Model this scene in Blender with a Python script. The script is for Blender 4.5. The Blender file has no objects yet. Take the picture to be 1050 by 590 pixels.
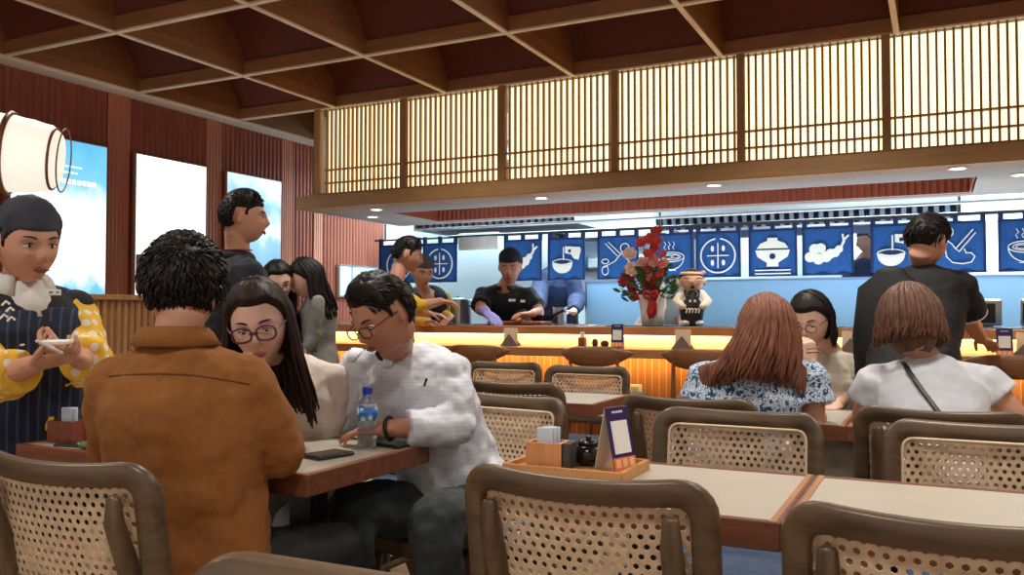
import bpy, math, random
from mathutils import Vector as V, Matrix, Euler, noise
random.seed(7)
C = bpy.context.scene.collection
SC = bpy.context.scene
PI = math.pi
# ------------------------------------------------------------------ camera
FPX = 880.0; YAW = -0.4611; PITCH = 0.0295; CAMH = 1.15
cf = V((math.sin(YAW)*math.cos(PITCH), math.cos(YAW)*math.cos(PITCH), math.sin(PITCH)))
cr = V((math.cos(YAW), -math.sin(YAW), 0)); cu = cr.cross(cf)
cam_data = bpy.data.cameras.new('camera'); cam = bpy.data.objects.new('camera', cam_data); C.objects.link(cam)
cam_data.sensor_width = 36; cam_data.lens = 36*FPX/1050; cam_data.clip_start = .05
mw = Matrix((cr, cu, -cf)).transposed().to_4x4(); mw.translation = V((0, 0, CAMH)); cam.matrix_world = mw
SC.camera = cam
def P(x, y, D):            # room point seen along a direction, D metres deep
    return V((0, 0, CAMH)) + (cf + cr*(x-525)/FPX + cu*(295-y)/FPX)*D
# ------------------------------------------------------------------ colour management, world, lights
SC.view_settings.view_transform = 'Standard'; SC.view_settings.look = 'None'
SC.view_settings.gamma = 1; SC.view_settings.use_curve_mapping = False
SC.view_settings.exposure = 0.12
w = bpy.data.worlds.new('world'); SC.world = w; w.use_nodes = True
w.node_tree.nodes['Background'].inputs[0].default_value = (1.0, .92, .84, 1)
w.node_tree.nodes['Background'].inputs[1].default_value = .72
def area(name, loc, size, power, col, rot=(0, 0, 0), sy=None, spread=PI):
    l = bpy.data.lights.new(name, 'AREA'); l.energy = power; l.color = col; l.size = size
    if sy: l.shape = 'RECTANGLE'; l.size_y = sy
    l.spread = spread
    o = bpy.data.objects.new(name, l); C.objects.link(o); o.location = loc; o.rotation_euler = rot
    return o
WARM = (1, .80, .58); COOL = (.70, .91, 1.0); NEUT = (1, .93, .84)
for i, (x, y, e) in enumerate([(-3.0, .6, 16), (-.6, .3, 16), (1.4, 1.6, 16), (-3.6, 2.6, 12), (-1.55, 2.55, 14), (.35, 2.6, 14), (-2.7, 4.1, 12), (-.6, 4.0, 14), (1.2, 4.1, 10)]):
    area('room_light', (x, y, 2.66), .25, e, NEUT, spread=2.3)
area('kitchen_light', (-3.3, 7.3, 2.5), 2.4, 200, COOL, sy=.7)
area('kitchen_light', (.2, 7.3, 2.5), 2.4, 200, COOL, sy=.7)
area('kitchen_front_light', (-3.0, 6.75, 1.95), 2.5, 14, COOL, sy=.12)
area('kitchen_front_light', (.0, 6.75, 1.95), 2.5, 14, COOL, sy=.12)
area('recess_fill', (-1.8, 5.66, 2.05), 3.8, 5, NEUT, rot=(1.35, 0, 0), sy=.06)  # added fill for the red fluted face; stands in for bounced light
area('soffit_fill', (-1.6, 6.2, 1.02), 5.2, 40, (.86, .95, 1), rot=(PI, 0, 0), sy=.35)  # added up-facing fill that brightens the soffit; not a kitchen fixture
area('ledge_light', (-1.5, 5.235, 1.003), 6.6, 8, (1, .78, .45), rot=(.5, 0, 0), sy=.02)
area('tile_light', (-1.5, 5.20, .862), 6.6, 16, (1, .80, .44), rot=(.5, 0, 0), sy=.03)
# ------------------------------------------------------------------ materials
def lin(c):
    return tuple(((v/255)/12.92 if v/255 <= .04045 else ((v/255+.055)/1.055)**2.4) for v in c) + (1,)
MATS = {}
def M(name, col, rough=.6, metal=0, emit=0, ecol=None, noise_s=0, var=.12, bump=0, stretch=None, alpha=1, trans=0, bscale=None, sheen=0):
    if name in MATS: return MATS[name]
    m = bpy.data.materials.new(name); m.use_nodes = True; nt = m.node_tree; b = nt.nodes['Principled BSDF']
    b.inputs['Base Color'].default_value = lin(col); b.inputs['Roughness'].default_value = rough; b.inputs['Metallic'].default_value = metal
    if emit:
        b.inputs['Emission Color'].default_value = lin(ecol or col); b.inputs['Emission Strength'].default_value = emit
    if trans: b.inputs['Transmission Weight'].default_value = trans; b.inputs['IOR'].default_value = 1.33
    if alpha < 1: b.inputs['Alpha'].default_value = alpha
    if noise_s:
        tc = nt.nodes.new('ShaderNodeTexCoord'); mp = nt.nodes.new('ShaderNodeMapping'); nz = nt.nodes.new('ShaderNodeTexNoise')
        nt.links.new(tc.outputs['Object'], mp.inputs[0]); nt.links.new(mp.outputs[0], nz.inputs[0])
        if stretch: mp.inputs['Scale'].default_value = stretch
        nz.inputs['Scale'].default_value = noise_s; nz.inputs['Detail'].default_value = 5
        r = nt.nodes.new('ShaderNodeValToRGB'); L = lin(col)
        r.color_ramp.elements[0].position = .3; r.color_ramp.elements[1].position = .7
        r.color_ramp.elements[0].color = tuple(max(0, v*(1-var)) for v in L[:3])+(1,)
        r.color_ramp.elements[1].color = tuple(min(1, v*(1+var)) for v in L[:3])+(1,)
        nt.links.new(nz.outputs[0], r.inputs[0]); nt.links.new(r.outputs[0], b.inputs['Base Color'])
        if bump:
            bp = nt.nodes.new('ShaderNodeBump'); bp.inputs['Strength'].default_value = bump; bp.inputs['Distance'].default_value = .01
            src = nz
            if bscale:
                src = nt.nodes.new('ShaderNodeTexNoise'); src.inputs['Scale'].default_value = bscale; nt.links.new(mp.outputs[0], src.inputs[0])
            nt.links.new(src.outputs[0], bp.inputs['Height']); nt.links.new(bp.outputs[0], b.inputs['Normal'])
    if name.startswith('hair_'): b.inputs['Specular IOR Level'].default_value = .3
    MATS[name] = m; return m
def wood(name, col, axis='X', rough=.45, s=6, var=.28, bump=.15):
    st = {'X': (.12, 1, 1), 'Y': (1, .12, 1), 'Z': (1, 1, .12)}[axis]
    return M(name, col, rough, noise_s=s*6, var=var, bump=bump, stretch=st)
def pattern(name, fn, rough=.7):
    m = bpy.data.materials.new(name); m.use_nodes = True; nt = m.node_tree; b = nt.nodes['Principled BSDF']; b.inputs['Roughness'].default_value = rough
    tc = nt.nodes.new('ShaderNodeTexCoord'); fn(nt, tc, b); MATS[name] = m; return m
def nd(nt, t, **k):
    n = nt.nodes.new(t)
    for a, v in k.items():
        if a.startswith('i_'): n.inputs[a[2:].replace('_', ' ')].default_value = v
        else: setattr(n, a, v)
    return n
def ramp(nt, src, stops, interp='CONSTANT'):
    r = nd(nt, 'ShaderNodeValToRGB'); cr_ = r.color_ramp; cr_.interpolation = interp
    while len(cr_.elements) < len(stops): cr_.elements.new(.5)
    for e, (p, c) in zip(cr_.elements, stops): e.position = p; e.color = lin(c)
    nt.links.new(src, r.inputs[0]); return r
chairwood = wood('chair_wood', (92, 72, 52), 'X', .38, 6, .38, .05)
chairwood_l = wood('chair_post_wood', (94, 74, 53), 'Z', .38, 6, .38, .05)
yokewood = wood('stool_wood', (122, 78, 46), 'X', .35, 5, .2, .05)
cane = M('cane', (208, 180, 148), .6, noise_s=60, var=.18)
caneedge = M('cane_edging', (222, 198, 164), .6)
seatblue = M('seat_fabric', (58, 76, 104), .8, noise_s=40, var=.2, bump=.1)
tabletop = M('table_laminate', (184, 175, 160), .42, noise_s=9, var=.05)
tableedge = wood('table_edge_wood', (112, 64, 42), 'X', .5, 7, .3, .1)
tableborder = wood('table_border_wood', (168, 116, 76), 'Y', .5, 7, .2, .05)
black = M('black_metal', (18, 18, 20), .45)
def tilefn(nt, tc, b):
    mp = nd(nt, 'ShaderNodeMapping'); mp.inputs['Rotation'].default_value = (PI/2, 0, PI/2) 
    sx = nd(nt, 'ShaderNodeSeparateXYZ'); cx = nd(nt, 'ShaderNodeCombineXYZ')
    nt.links.new(tc.outputs['Object'], sx.inputs[0]); nt.links.new(sx.outputs[2], cx.inputs[0]); nt.links.new(sx.outputs[0], cx.inputs[1])
    br = nd(nt, 'ShaderNodeTexBrick'); nt.links.new(cx.outputs[0], br.inputs[0])
    br.offset = 0; br.inputs['Scale'].default_value = 1; br.inputs['Brick Width'].default_value = .30; br.inputs['Row Height'].default_value = .047
    br.inputs['Mortar Size'].default_value = .0022; br.inputs['Mortar Smooth'].default_value = .1
    br.inputs['Color1'].default_value = lin((172, 106, 52)); br.inputs['Color2'].default_value = lin((146, 84, 38)); br.inputs['Mortar'].default_value = lin((196, 150, 96))
    nt.links.new(br.outputs[0], b.inputs['Base Color'])
    bp = nd(nt, 'ShaderNodeBump'); bp.inputs['Strength'].default_value = .5; bp.inputs['Distance'].default_value = .004; bp.invert = True
    nt.links.new(br.outputs[1], bp.inputs['Height']); nt.links.new(bp.outputs[0], b.inputs['Normal'])
tile = pattern('amber_tile', tilefn, .18)
ledgewood = wood('ledge_wood', (168, 116, 72), 'X', .4, 5, .15, .03)
flute = wood('fluted_wood', (156, 84, 62), 'Z', .55, 5, .18, .05)
fluted_red = wood('fluted_recess_wood', (132, 60, 36), 'Z', .5, 5, .15, .05)
beamlit = wood('beam_wood_bounce_lit', (250, 222, 186), 'X', .5, 5, .15, .04)  # beam undersides: light bounced from below is put into this paler colour
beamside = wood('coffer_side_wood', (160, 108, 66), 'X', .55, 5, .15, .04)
vault = M('coffer_vault', (112, 56, 40), .8, noise_s=30, var=.12, bump=.05)
latwood = wood('lattice_wood', (172, 128, 78), 'Z', .5, 5, .12, .03)
latrail = wood('lattice_rail_wood', (176, 134, 84), 'X', .5, 5, .12, .03)
glowpaper = M('lit_paper', (255, 238, 190), .9, emit=1.4, ecol=(255, 240, 196))
plaster = M('soffit_paint', (160, 154, 152), .7, noise_s=3, var=.04)
plateP = M('trim_paint', (238, 234, 222), .6)
white_w = M('kitchen_wall_paint', (226, 236, 238), .45)
steel = M('stainless_steel', (186, 190, 194), .28, metal=.9)
steel_d = M('dark_steel', (70, 76, 82), .4, metal=.7)
frost = M('frosted_panel', (138, 172, 196), .35, metal=.1)
navy = M('noren_cloth', (18, 80, 150), .8, noise_s=50, var=.12, bump=.05)
navy_d = M('noren_hem_cloth', (14, 34, 86), .8)
motifw = M('motif_print', (222, 228, 226), .8)
# ------------------------------------------------------------------ mesh builder
class MB:
    def __init__(s): s.v = []; s.f = []
    def add(s, vs, fs):
        o = len(s.v); s.v += [V(p) for p in vs]; s.f += [tuple(i+o for i in f) for f in fs]; return s
    def box(s, c, d, rot=None, bev=0):
        c = V(c); hx, hy, hz = d[0]/2, d[1]/2, d[2]/2
        if bev:
            b = min(bev, hx*.99, hy*.99, hz*.99); vs = []; idx = {}
            for sx in (-1, 1):
                for sy in (-1, 1):
                    for sz in (-1, 1):
                        for k, p in enumerate(((hx, hy-b, hz-b), (hx-b, hy, hz-b), (hx-b, hy-b, hz))):
                            idx[(sx, sy, sz, k)] = len(vs); vs.append(V((p[0]*sx, p[1]*sy, p[2]*sz)))
            I = idx; fs = []
            for q in (-1, 1):
                fs.append((I[q,-1,-1,0], I[q,1,-1,0], I[q,1,1,0], I[q,-1,1,0])); fs.append((I[-1,q,-1,1], I[1,q,-1,1], I[1,q,1,1], I[-1,q,1,1])); fs.append((I[-1,-1,q,2], I[1,-1,q,2], I[1,1,q,2], I[-1,1,q,2]))
                for r_ in (-1, 1):
                    fs.append((I[q,r_,-1,0], I[q,r_,1,0], I[q,r_,1,1], I[q,r_,-1,1])); fs.append((I[q,-1,r_,0], I[q,1,r_,0], I[q,1,r_,2], I[q,-1,r_,2])); fs.append((I[-1,q,r_,1], I[1,q,r_,1], I[1,q,r_,2], I[-1,q,r_,2]))
                    for t in (-1, 1): fs.append((I[q,r_,t,0], I[q,r_,t,1], I[q,r_,t,2]))
        else:
            vs = [V((x, y, z)) for x in (-hx, hx) for y in (-hy, hy) for z in (-hz, hz)]
            fs = [(0,1,3,2), (4,6,7,5), (0,4,5,1), (2,3,7,6), (0,2,6,4), (1,5,7,3)]
        if rot is not None:
            R = rot if isinstance(rot, Matrix) else Euler(rot).to_matrix(); vs = [R @ p for p in vs]
        return s.add([p+c for p in vs], fs)
    def rings(s, rs, cap=True, closed=False):
        n = len(rs[0]); vs = [p for r in rs for p in r]; fs = []; m = len(rs)
        for i in range(m if closed else m-1):
            a = i*n; b = ((i+1) % m)*n
            for j in range(n):
                k = (j+1) % n; fs.append((a+j, a+k, b+k, b+j))
        if cap and not closed:
            fs.append(tuple(range(n))[::-1]); fs.append(tuple((m-1)*n+j for j in range(n)))
        return s.add(vs, fs)
    def loft(s, cs, ab, side, n=20, cap='flat', pw=2.0):
        # cs centres; ab (half width, half depth); side = width direction (vector or one per section)
        cs = [V(c) for c in cs]; rs = []
        for i, c in enumerate(cs):
            t = (cs[min(i+1, len(cs)-1)]-cs[max(i-1, 0)]).normalized()
            sd = V(side[i]) if isinstance(side, list) else V(side)
            sd = (sd - t*sd.dot(t)).normalized(); dp = t.cross(sd); a, b = ab[i]
            ring = []
            for j in range(n):
                th = 2*PI*j/n; co, si = math.cos(th), math.sin(th)
                co = math.copysign(abs(co)**(2/pw), co); si = math.copysign(abs(si)**(2/pw), si)
                ring.append(c + sd*a*co + dp*b*si)
            rs.append(ring)
        if cap == 'round':
            def capr(r, c, t, h):
                out = []
                for q in (.35, .65, .9): 
                    k = math.sqrt(1-q*q); out.append([c+(p-c)*k+t*h*q for p in r])
                return out
            t0 = (cs[0]-cs[1]).normalized(); t1 = (cs[-1]-cs[-2]).normalized()
            rs = capr(rs[0], cs[0], t0, min(ab[0]))[::-1] + rs + capr(rs[-1], cs[-1], t1, min(ab[-1]))
        return s.rings(rs)
    def tube(s, pts, r, n=10, cap='round', closed=False):
        pts = [V(p) for p in pts]; rr = r if isinstance(r, (list, tuple)) else [r]*len(pts)
        m = len(pts); rs = []; up = None
        for i, p in enumerate(pts):
            a = pts[(i-1) % m] if closed else pts[max(i-1, 0)]; b = pts[(i+1) % m] if closed else pts[min(i+1, m-1)]
            t = (b-a).normalized()
            if up is None:
                up = t.cross(V((0, 0, 1)) if abs(t.z) < .9 else V((0, 1, 0))).normalized()
            up = (up - t*up.dot(t)).normalized(); w_ = t.cross(up)
            rs.append([p + (up*math.cos(2*PI*j/n)+w_*math.sin(2*PI*j/n))*rr[i] for j in range(n)])
        if closed: return s.rings(rs, closed=True)
        if cap == 'round':
            def cp(r0, c, t, h): return [[c+(q-c)*math.sqrt(1-k*k)+t*h*k for q in r0] for k in (.5, .85)]
            rs = cp(rs[0], pts[0], (pts[0]-pts[1]).normalized(), rr[0])[::-1] + rs + cp(rs[-1], pts[-1], (pts[-1]-pts[-2]).normalized(), rr[-1])
        return s.rings(rs)
    def ell(s, c, r, R=None, nu=16, nv=10):
        c = V(c); r = (r, r, r) if not isinstance(r, (tuple, list)) else r; vs = []; fs = []
        for i in range(1, nv):
            ph = PI*i/nv
            for j in range(nu):
                th = 2*PI*j/nu; vs.append(V((r[0]*math.sin(ph)*math.cos(th), r[1]*math.sin(ph)*math.sin(th), r[2]*math.cos(ph))))
        for i in range(nv-2):
            for j in range(nu): k = (j+1) % nu; fs.append((i*nu+j, (i+1)*nu+j, (i+1)*nu+k, i*nu+k))
        t = len(vs); vs += [V((0, 0, r[2])), V((0, 0, -r[2]))]
        for j in range(nu): k = (j+1) % nu; fs.append((t, j, k)); fs.append((t+1, (nv-2)*nu+k, (nv-2)*nu+j))
        if R is not None: vs = [R @ p for p in vs]
        return s.add([p+c for p in vs], fs)
    def rev(s, c, prof, n=20, ax=V((0, 0, 1))):
        # prof: (radius, height) list, revolved about ax through c
        c = V(c); ax = V(ax).normalized(); u_ = ax.cross(V((1, 0, 0)) if abs(ax.x) < .9 else V((0, 1, 0))).normalized(); w_ = ax.cross(u_)
        return s.rings([[c+ax*h+(u_*math.cos(2*PI*j/n)+w_*math.sin(2*PI*j/n))*max(r_, 1e-4) for j in range(n)] for r_, h in prof])
    def prism(s, poly, o, ux, uy, th):
        # 2D polygon in plane (ux,uy) at o, thickness th along normal
        o = V(o); ux = V(ux); uy = V(uy); nn = ux.cross(uy).normalized(); n = len(poly)
        vs = [o+ux*a+uy*b for a, b in poly] + [o+ux*a+uy*b+nn*th for a, b in poly]
        fs = [tuple(range(n))[::-1], tuple(range(n, 2*n))] + [(i, (i+1) % n, (i+1) % n+n, i+n) for i in range(n)]
        return s.add(vs, fs)
    def build(s, name, mat, parent=None, world=False, smooth=False, voxel=0, smit=2, solid=0, disp=None, subd=0, bevel=0, label=None):
        me = bpy.data.meshes.new(name)
        vs = s.v; org = None
        if parent is not None:
            if world:
                inv = parent_mat(parent).inverted(); vs = [inv @ p for p in vs]
        else:
            lo = [min(p[i] for p in vs) for i in range(3)]; hi = [max(p[i] for p in vs) for i in range(3)]
            org = V(((lo[0]+hi[0])/2, (lo[1]+hi[1])/2, lo[2])); vs = [p-org for p in vs]
        me.from_pydata([tuple(p) for p in vs], [], s.f); me.update()
        import bmesh
        bm = bmesh.new(); bm.from_mesh(me); bmesh.ops.recalc_face_normals(bm, faces=bm.faces); bm.to_mesh(me); bm.free()
        o = bpy.data.objects.new(name, me); C.objects.link(o); me.materials.append(mat)
        if parent is not None: o.parent = parent
        else: o.location = org
        if smooth or voxel: 
            for p in me.polygons: p.use_smooth = True
        if bevel:
            m = o.modifiers.new('bevel', 'BEVEL'); m.width = bevel; m.segments = 2; m.limit_method = 'ANGLE'
        if voxel:
            m = o.modifiers.new('remesh', 'REMESH'); m.mode = 'VOXEL'; m.voxel_size = voxel; m.use_smooth_shade = True
            if smit: m = o.modifiers.new('smooth', 'SMOOTH'); m.iterations = smit; m.factor = .5
        if disp:
            for k, (sz, st) in enumerate(disp):
                t = bpy.data.textures.new('fold', 'CLOUDS'); t.noise_scale = sz; t.noise_depth = 1
                m = o.modifiers.new('fold', 'DISPLACE'); m.texture = t; m.strength = st; m.mid_level = .5; m.texture_coords = 'LOCAL'
        if subd: m = o.modifiers.new('sub', 'SUBSURF'); m.levels = subd; m.render_levels = subd
        if solid: m = o.modifiers.new('solid', 'SOLIDIFY'); m.thickness = solid; m.offset = 0
        if label: o['label'] = label
        return o
def parent_mat(p):
    m = p.matrix_basis.copy()
    while p.parent: p = p.parent; m = p.matrix_basis @ m
    return m
def tag(o, label, cat, group=None, kind=None):
    o['label'] = label; o['category'] = cat
    if group: o['group'] = group
    if kind: o['kind'] = kind
    return o
def thing(name, label, cat, loc=(0, 0, 0), rz=0, group=None):
    o = bpy.data.objects.new(name, None); C.objects.link(o); o.location = loc; o.rotation_euler = (0, 0, rz); o.empty_display_size = .1
    return tag(o, label, cat, group)
def struct(o): o['kind'] = 'structure'; return o
def kids(o): return [c for c in bpy.data.objects if c.parent == o]
def dup(o, loc=None, rz=None, label=None, group=None, parent=None):
    c = o.copy(); C.objects.link(c)
    if parent is not None: c.parent = parent
    if loc is not None: c.location = loc
    if rz is not None: c.rotation_euler = (0, 0, rz)
    if label: c['label'] = label
    if group: c['group'] = group
    for k in kids(o): dup(k, parent=c)
    return c
# ================================================================== STRUCTURE
HC = 1.55; LY = 3.354*HC; GP = .6255*HC; GX0 = -3.2495*HC; ZB = CAMH+HC   # lattice plane, coffer pitch, first grid line, beam underside
WX = -5.2
b = MB(); b.box((-1.2, 3.4, -.03), (9.6, 10.6, .06))
def floorfn(nt, tc, b):
    br = nd(nt, 'ShaderNodeTexBrick'); nt.links.new(tc.outputs['Object'], br.inputs[0]); br.inputs['Scale'].default_value = 1
    br.inputs['Brick Width'].default_value = 1.1; br.inputs['Row Height'].default_value = .16; br.inputs['Mortar Size'].default_value = .002
    br.inputs['Color1'].default_value = lin((176, 150, 118)); br.inputs['Color2'].default_value = lin((150, 124, 94)); br.inputs['Mortar'].default_value = lin((90, 72, 54))
    nt.links.new(br.outputs[0], b.inputs['Base Color'])
struct(b.build('floor', pattern('floor_planks', floorfn, .45)))
def fluted(mb, p0, p1, z0, z1, pitch, dep, nrm):
    # half-round ribs from p0 to p1 (xy), facing nrm
    p0 = V((p0[0], p0[1], 0)); p1 = V((p1[0], p1[1], 0)); L = (p1-p0).length; n = max(1, int(round(L/pitch))); d = (p1-p0)/n; nr = V(nrm)
    prof = []
    for i in range(n):
        for k in range(6):
            t = k/6; prof.append(p0+d*(i+t)+nr*dep*math.sin(PI*min(1, t/.8)) if t < .8 else p0+d*(i+t))
    prof.append(p1); back = [p0-nr*.05, p1-nr*.05]
    vs = [V((p.x, p.y, z0)) for p in prof]+[V((p.x, p.y, z1)) for p in prof]; m = len(prof)
    mb.add(vs, [(i, i+1, m+i+1, m+i) for i in range(m-1)])
    c = (back[0]+back[1])/2; 
    if abs(nr.x) > .5: mb.box((c.x-nr.x*.03, c.y, (z0+z1)/2), (.06, L, z1-z0))
    else: mb.box((c.x, c.y-nr.y*.03, (z0+z1)/2), (L, .06, z1-z0))
b = MB(); fluted(b, (WX, -1.8), (WX, 7.45), 0, ZB+.6, .05, .014, (1, 0, 0)); struct(b.build('wall_left', flute))
n = 0
for y0, y1 in ((4.085, 4.27), (4.985, 5.15), (5.86, 6.0), (6.30, 6.42)):
    n += 1; b = MB(); fluted(b, (WX+.014, y0), (WX+.014, y1), 0, ZB+.4, .03, .006, (1, 0, 0))
    struct(b.build('trim_%d' % n, M('pilaster_wood', (196, 126, 98), .55, noise_s=20, var=.1, stretch=(1, 1, .1))))
# trim plate between wall and coffers
n += 1; b = MB(); b.box((WX+.075, 2.4, ZB+.02), (.16, 8.4, .05)); struct(b.build('trim_%d' % n, plateP))
# coffer grid beams
rows = [LY - GP*k for k in range(0, 8)]; cols = [GX0 + GP*k for k in range(0, 8)]
XE = cols[-1]; YE = rows[-1]
n += 1; b = MB()
for y in rows[:]: b.box(((GX0+XE)/2, y-.011, ZB+.05), (XE-GX0, .024, .085))
b.box(((GX0-.05+GX0+GP*.8)/2, LY+GP, ZB+.05), (.9, .024, .085))
struct(b.build('trim_%d' % n, beamside))
n += 1; b = MB()
for y in rows[:]: b.box(((GX0+XE)/2, y-.011, ZB+.006), (XE-GX0, .032, .012), bev=.002)
b.box(((GX0-.05+GX0+GP*.8)/2, LY+GP, ZB+.006), (.9, .032, .012))
struct(b.build('trim_%d' % n, beamlit))
n += 1; b = MB()
for x in cols: b.box((x, (YE+LY)/2, ZB+.0497), (.024, LY-YE, .0845))
b.box((GX0, LY+GP/2, ZB+.0497), (.024, GP, .0845))
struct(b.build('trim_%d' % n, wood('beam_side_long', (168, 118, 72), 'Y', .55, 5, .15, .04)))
n += 1; b = MB()
for x in cols: b.box((x, (YE+LY)/2, ZB+.0057), (.032, LY-YE, .0115), bev=.002)
b.box((GX0, LY+GP/2, ZB+.0057), (.032, GP, .0115))
struct(b.build('trim_%d' % n, wood('beam_wood_long_bounce_lit', (250, 222, 186), 'Y', .5, 5, .15, .04)))  # lengthwise undersides, same bounce light painted into the wood colour
# vaults and end walls above the beams
RISE = .38; ZV = ZB+.085
b = MB(); b2 = MB(); NS = 14
for k in range(-1, 7):
    ya = LY-GP*k; yb = ya-GP
    x0, x1 = (GX0, XE) if k >= 0 else (GX0, GX0+GP*.8)
    prof = [(ya-(ya-yb)*i/NS, ZV+RISE*math.sin(PI*i/NS)**.75) for i in range(NS+1)]
    vs = [V((x0, y, z)) for y, z in prof]+[V((x1, y, z)) for y, z in prof]
    b.add(vs, [(i, i+1, NS+2+i, NS+1+i) for i in range(NS)])
    for x in (cols if k >= 0 else [GX0, x1]):
        poly = [(y, z) for y, z in prof]
        for sgn in (-1, 1):
            b2.prism([(y, z+.004) for y, z in poly], (x+sgn*.007, 0, 0), (0, 1, 0), (0, 0, 1), .006)
b.box(((GX0+XE)/2, (YE+LY)/2, ZB+.62), (XE-GX0+.6, LY-YE+2.4, .05))
struct(b.build('ceiling', vault, smooth=False)); n += 1
struct(b2.build('trim_%d' % n, beamside))
# ---- lattice bulkhead above the counter
LX0 = -4.425*.969; POSTS = [-4.31*.969]+[x*.969 for x in (-3.556, -2.729, -1.897, -1.077, -.253)]+[.575*.969, 1.4*.969, 2.2*.969]
LZ0 = 2.03; LZ1 = ZB
n += 1; b = MB(); b.box(((LX0+2.2)/2, LY-.02, 1.982), (2.2-LX0+.12, .20, .098), bev=.004); struct(b.build('trim_%d' % n, latrail))   # ledge beam below the lattice
n += 1; b = MB()
b.box((-4.36*.969, LY-.015, (LZ0+LZ1)/2), (.05, .05, LZ1-LZ0))
for x in POSTS[1:]: b.box((x, LY-.015, (LZ0+LZ1)/2), (.045, .045, LZ1-LZ0), bev=.003)
b.box(((LX0+2.2)/2, LY-.005, LZ0+.012), (2.2-LX0, .04, .03))
struct(b.build('trim_%d' % n, latwood))
words = ['first from the left, above the standing staff', 'second from the left', 'third from the left, above the cook', 'fourth from the left, above the red flowers', 'fifth from the left, above the lidded bowl curtain', 'sixth from the left, above the black polo man', 'at the far right edge']
for i in range(len(POSTS)-2):
    xa, xb = POSTS[i]+.022, POSTS[i+1]-.022
    if i == 0: xa -= .02
    t = thing('lattice_panel', 'backlit slatted wood panel, '+words[i] if i < 7 else 'backlit slatted panel over counter', 'lattice panel', ((xa+xb)/2, LY, LZ0), group=None)
    m = 18; pb = MB()
    for k in range(m):
        x = xa+(k+.5)*(xb-xa)/m + (.5*(xb-xa)/m if 0 else 0)
        pb.box((x, LY+.005, (LZ0+LZ1)/2), (.012, .022, LZ1-LZ0))
    pb.build('slats', latwood, t, world=True)
    rb = MB()
    for z in (2.03+.105, 2.03+.205): rb.box(((xa+xb)/2, LY+.004, z), (xb-xa, .028, .011))
    rb.build('rail', latrail, t, world=True)
    gb = MB(); gb.box(((xa+xb)/2, LY+.055, (LZ0+LZ1)/2), (xb-xa+.03, .006, LZ1-LZ0)); gb.build('lit_panel', glowpaper, t, world=True)
# bulkhead body (side and back), soffit with recess
n += 1; b = MB()
SZ = 1.935; RX0, RX1, RY0, RY1, SY1 = -3.83, .2, 5.62, 6.3, 6.5
SX0, SX1 = -4.37, 2.4
b.box(((SX0+RX0)/2, (LY+SY1)/2+.04, SZ+.02), (RX0-SX0, SY1-LY-.08, .04)); b.box(((SX1+RX1)/2, (LY+SY1)/2+.04, SZ+.02), (SX1-RX1, SY1-LY-.08, .04))
b.box(((RX0+RX1)/2, (LY+.08+RY0)/2, SZ+.02), (RX1-RX0, RY0-LY-.08, .04)); b.box(((RX0+RX1)/2, (RY1+SY1)/2, SZ+.02), (RX1-RX0, SY1-RY1, .04))
b.box(((RX0+RX1)/2, (RY0+RY1)/2, SZ+.32), (RX1-RX0+.1, RY1-RY0+.1, .02))
b.box(((LX0+SX1)/2, LY+.35, ZB+.10), (SX1-LX0, .5, .25)); b.box((LX0+.01, LY+.68, 2.33), (.02, 1.2, .8))
b.box(((SX0+SX1)/2, SY1-.02, 2.2), (SX1-SX0, .04, .5))
struct(b.build('ceiling_soffit', plaster)); bpy.data.objects['ceiling_soffit'].name = 'ceiling.001'
n += 1; b = MB(); fluted(b, (RX0, RY1-.015), (RX1, RY1-.015), SZ+.0, SZ+.31, .045, .012, (0, -1, 0)); b.box((RX0, (RY0+RY1)/2, SZ+.15), (.02, RY1-RY0, .3)); b.box((RX1, (RY0+RY1)/2, SZ+.15), (.02, RY1-RY0, .3)); b.box(((RX0+RX1)/2, RY0, SZ+.17), (RX1-RX0, .02, .26))
struct(b.build('trim_%d' % n, fluted_red))
# downlights
dl = [(386, 214.5), (382, 222), (555, 202.5), (732, 189.5), (982, 172), (1046, 178.5)]
dn = ['left of the fluted recess, front one of the pair', 'left of the fluted recess, rear one of the pair', 'above the cook', 'above the lidded bowl curtain', 'right of the fluted recess near the front edge', 'at the right edge of the picture']
lampm = M('lamp_lens', (255, 244, 226), .5, emit=9, ecol=(255, 244, 226)); ringm = M('lamp_ring', (226, 222, 214), .4)
for (x, y), d_ in zip(dl, dn):
    s_ = (295-y)/FPX*cu.z + cf.z; D = (SZ-CAMH)/s_; p = P(x, y, D); p.z = SZ
    t = thing('downlight', 'round recessed ceiling downlight '+d_, 'downlight', p)
    b = MB(); b.rev((0, 0, 0), [(.052, .0), (.052, -.006), (.040, -.008), (.040, 0)]); b.build('ring', ringm, t)
    b = MB(); b.rev((0, 0, 0), [(.0, -.003), (.040, -.003), (.040, .0)]); b.build('lens', lampm, t)
    sp = bpy.data.lights.new('downlight_beam', 'SPOT'); sp.energy = 16; sp.color = (1, .88, .72); sp.spot_size = 1.6; sp.spot_blend = .7; sp.shadow_soft_size = .04
    o = bpy.data.objects.new('downlight_beam', sp); C.objects.link(o); o.location = (0, 0, -.02); o.parent = t
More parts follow.
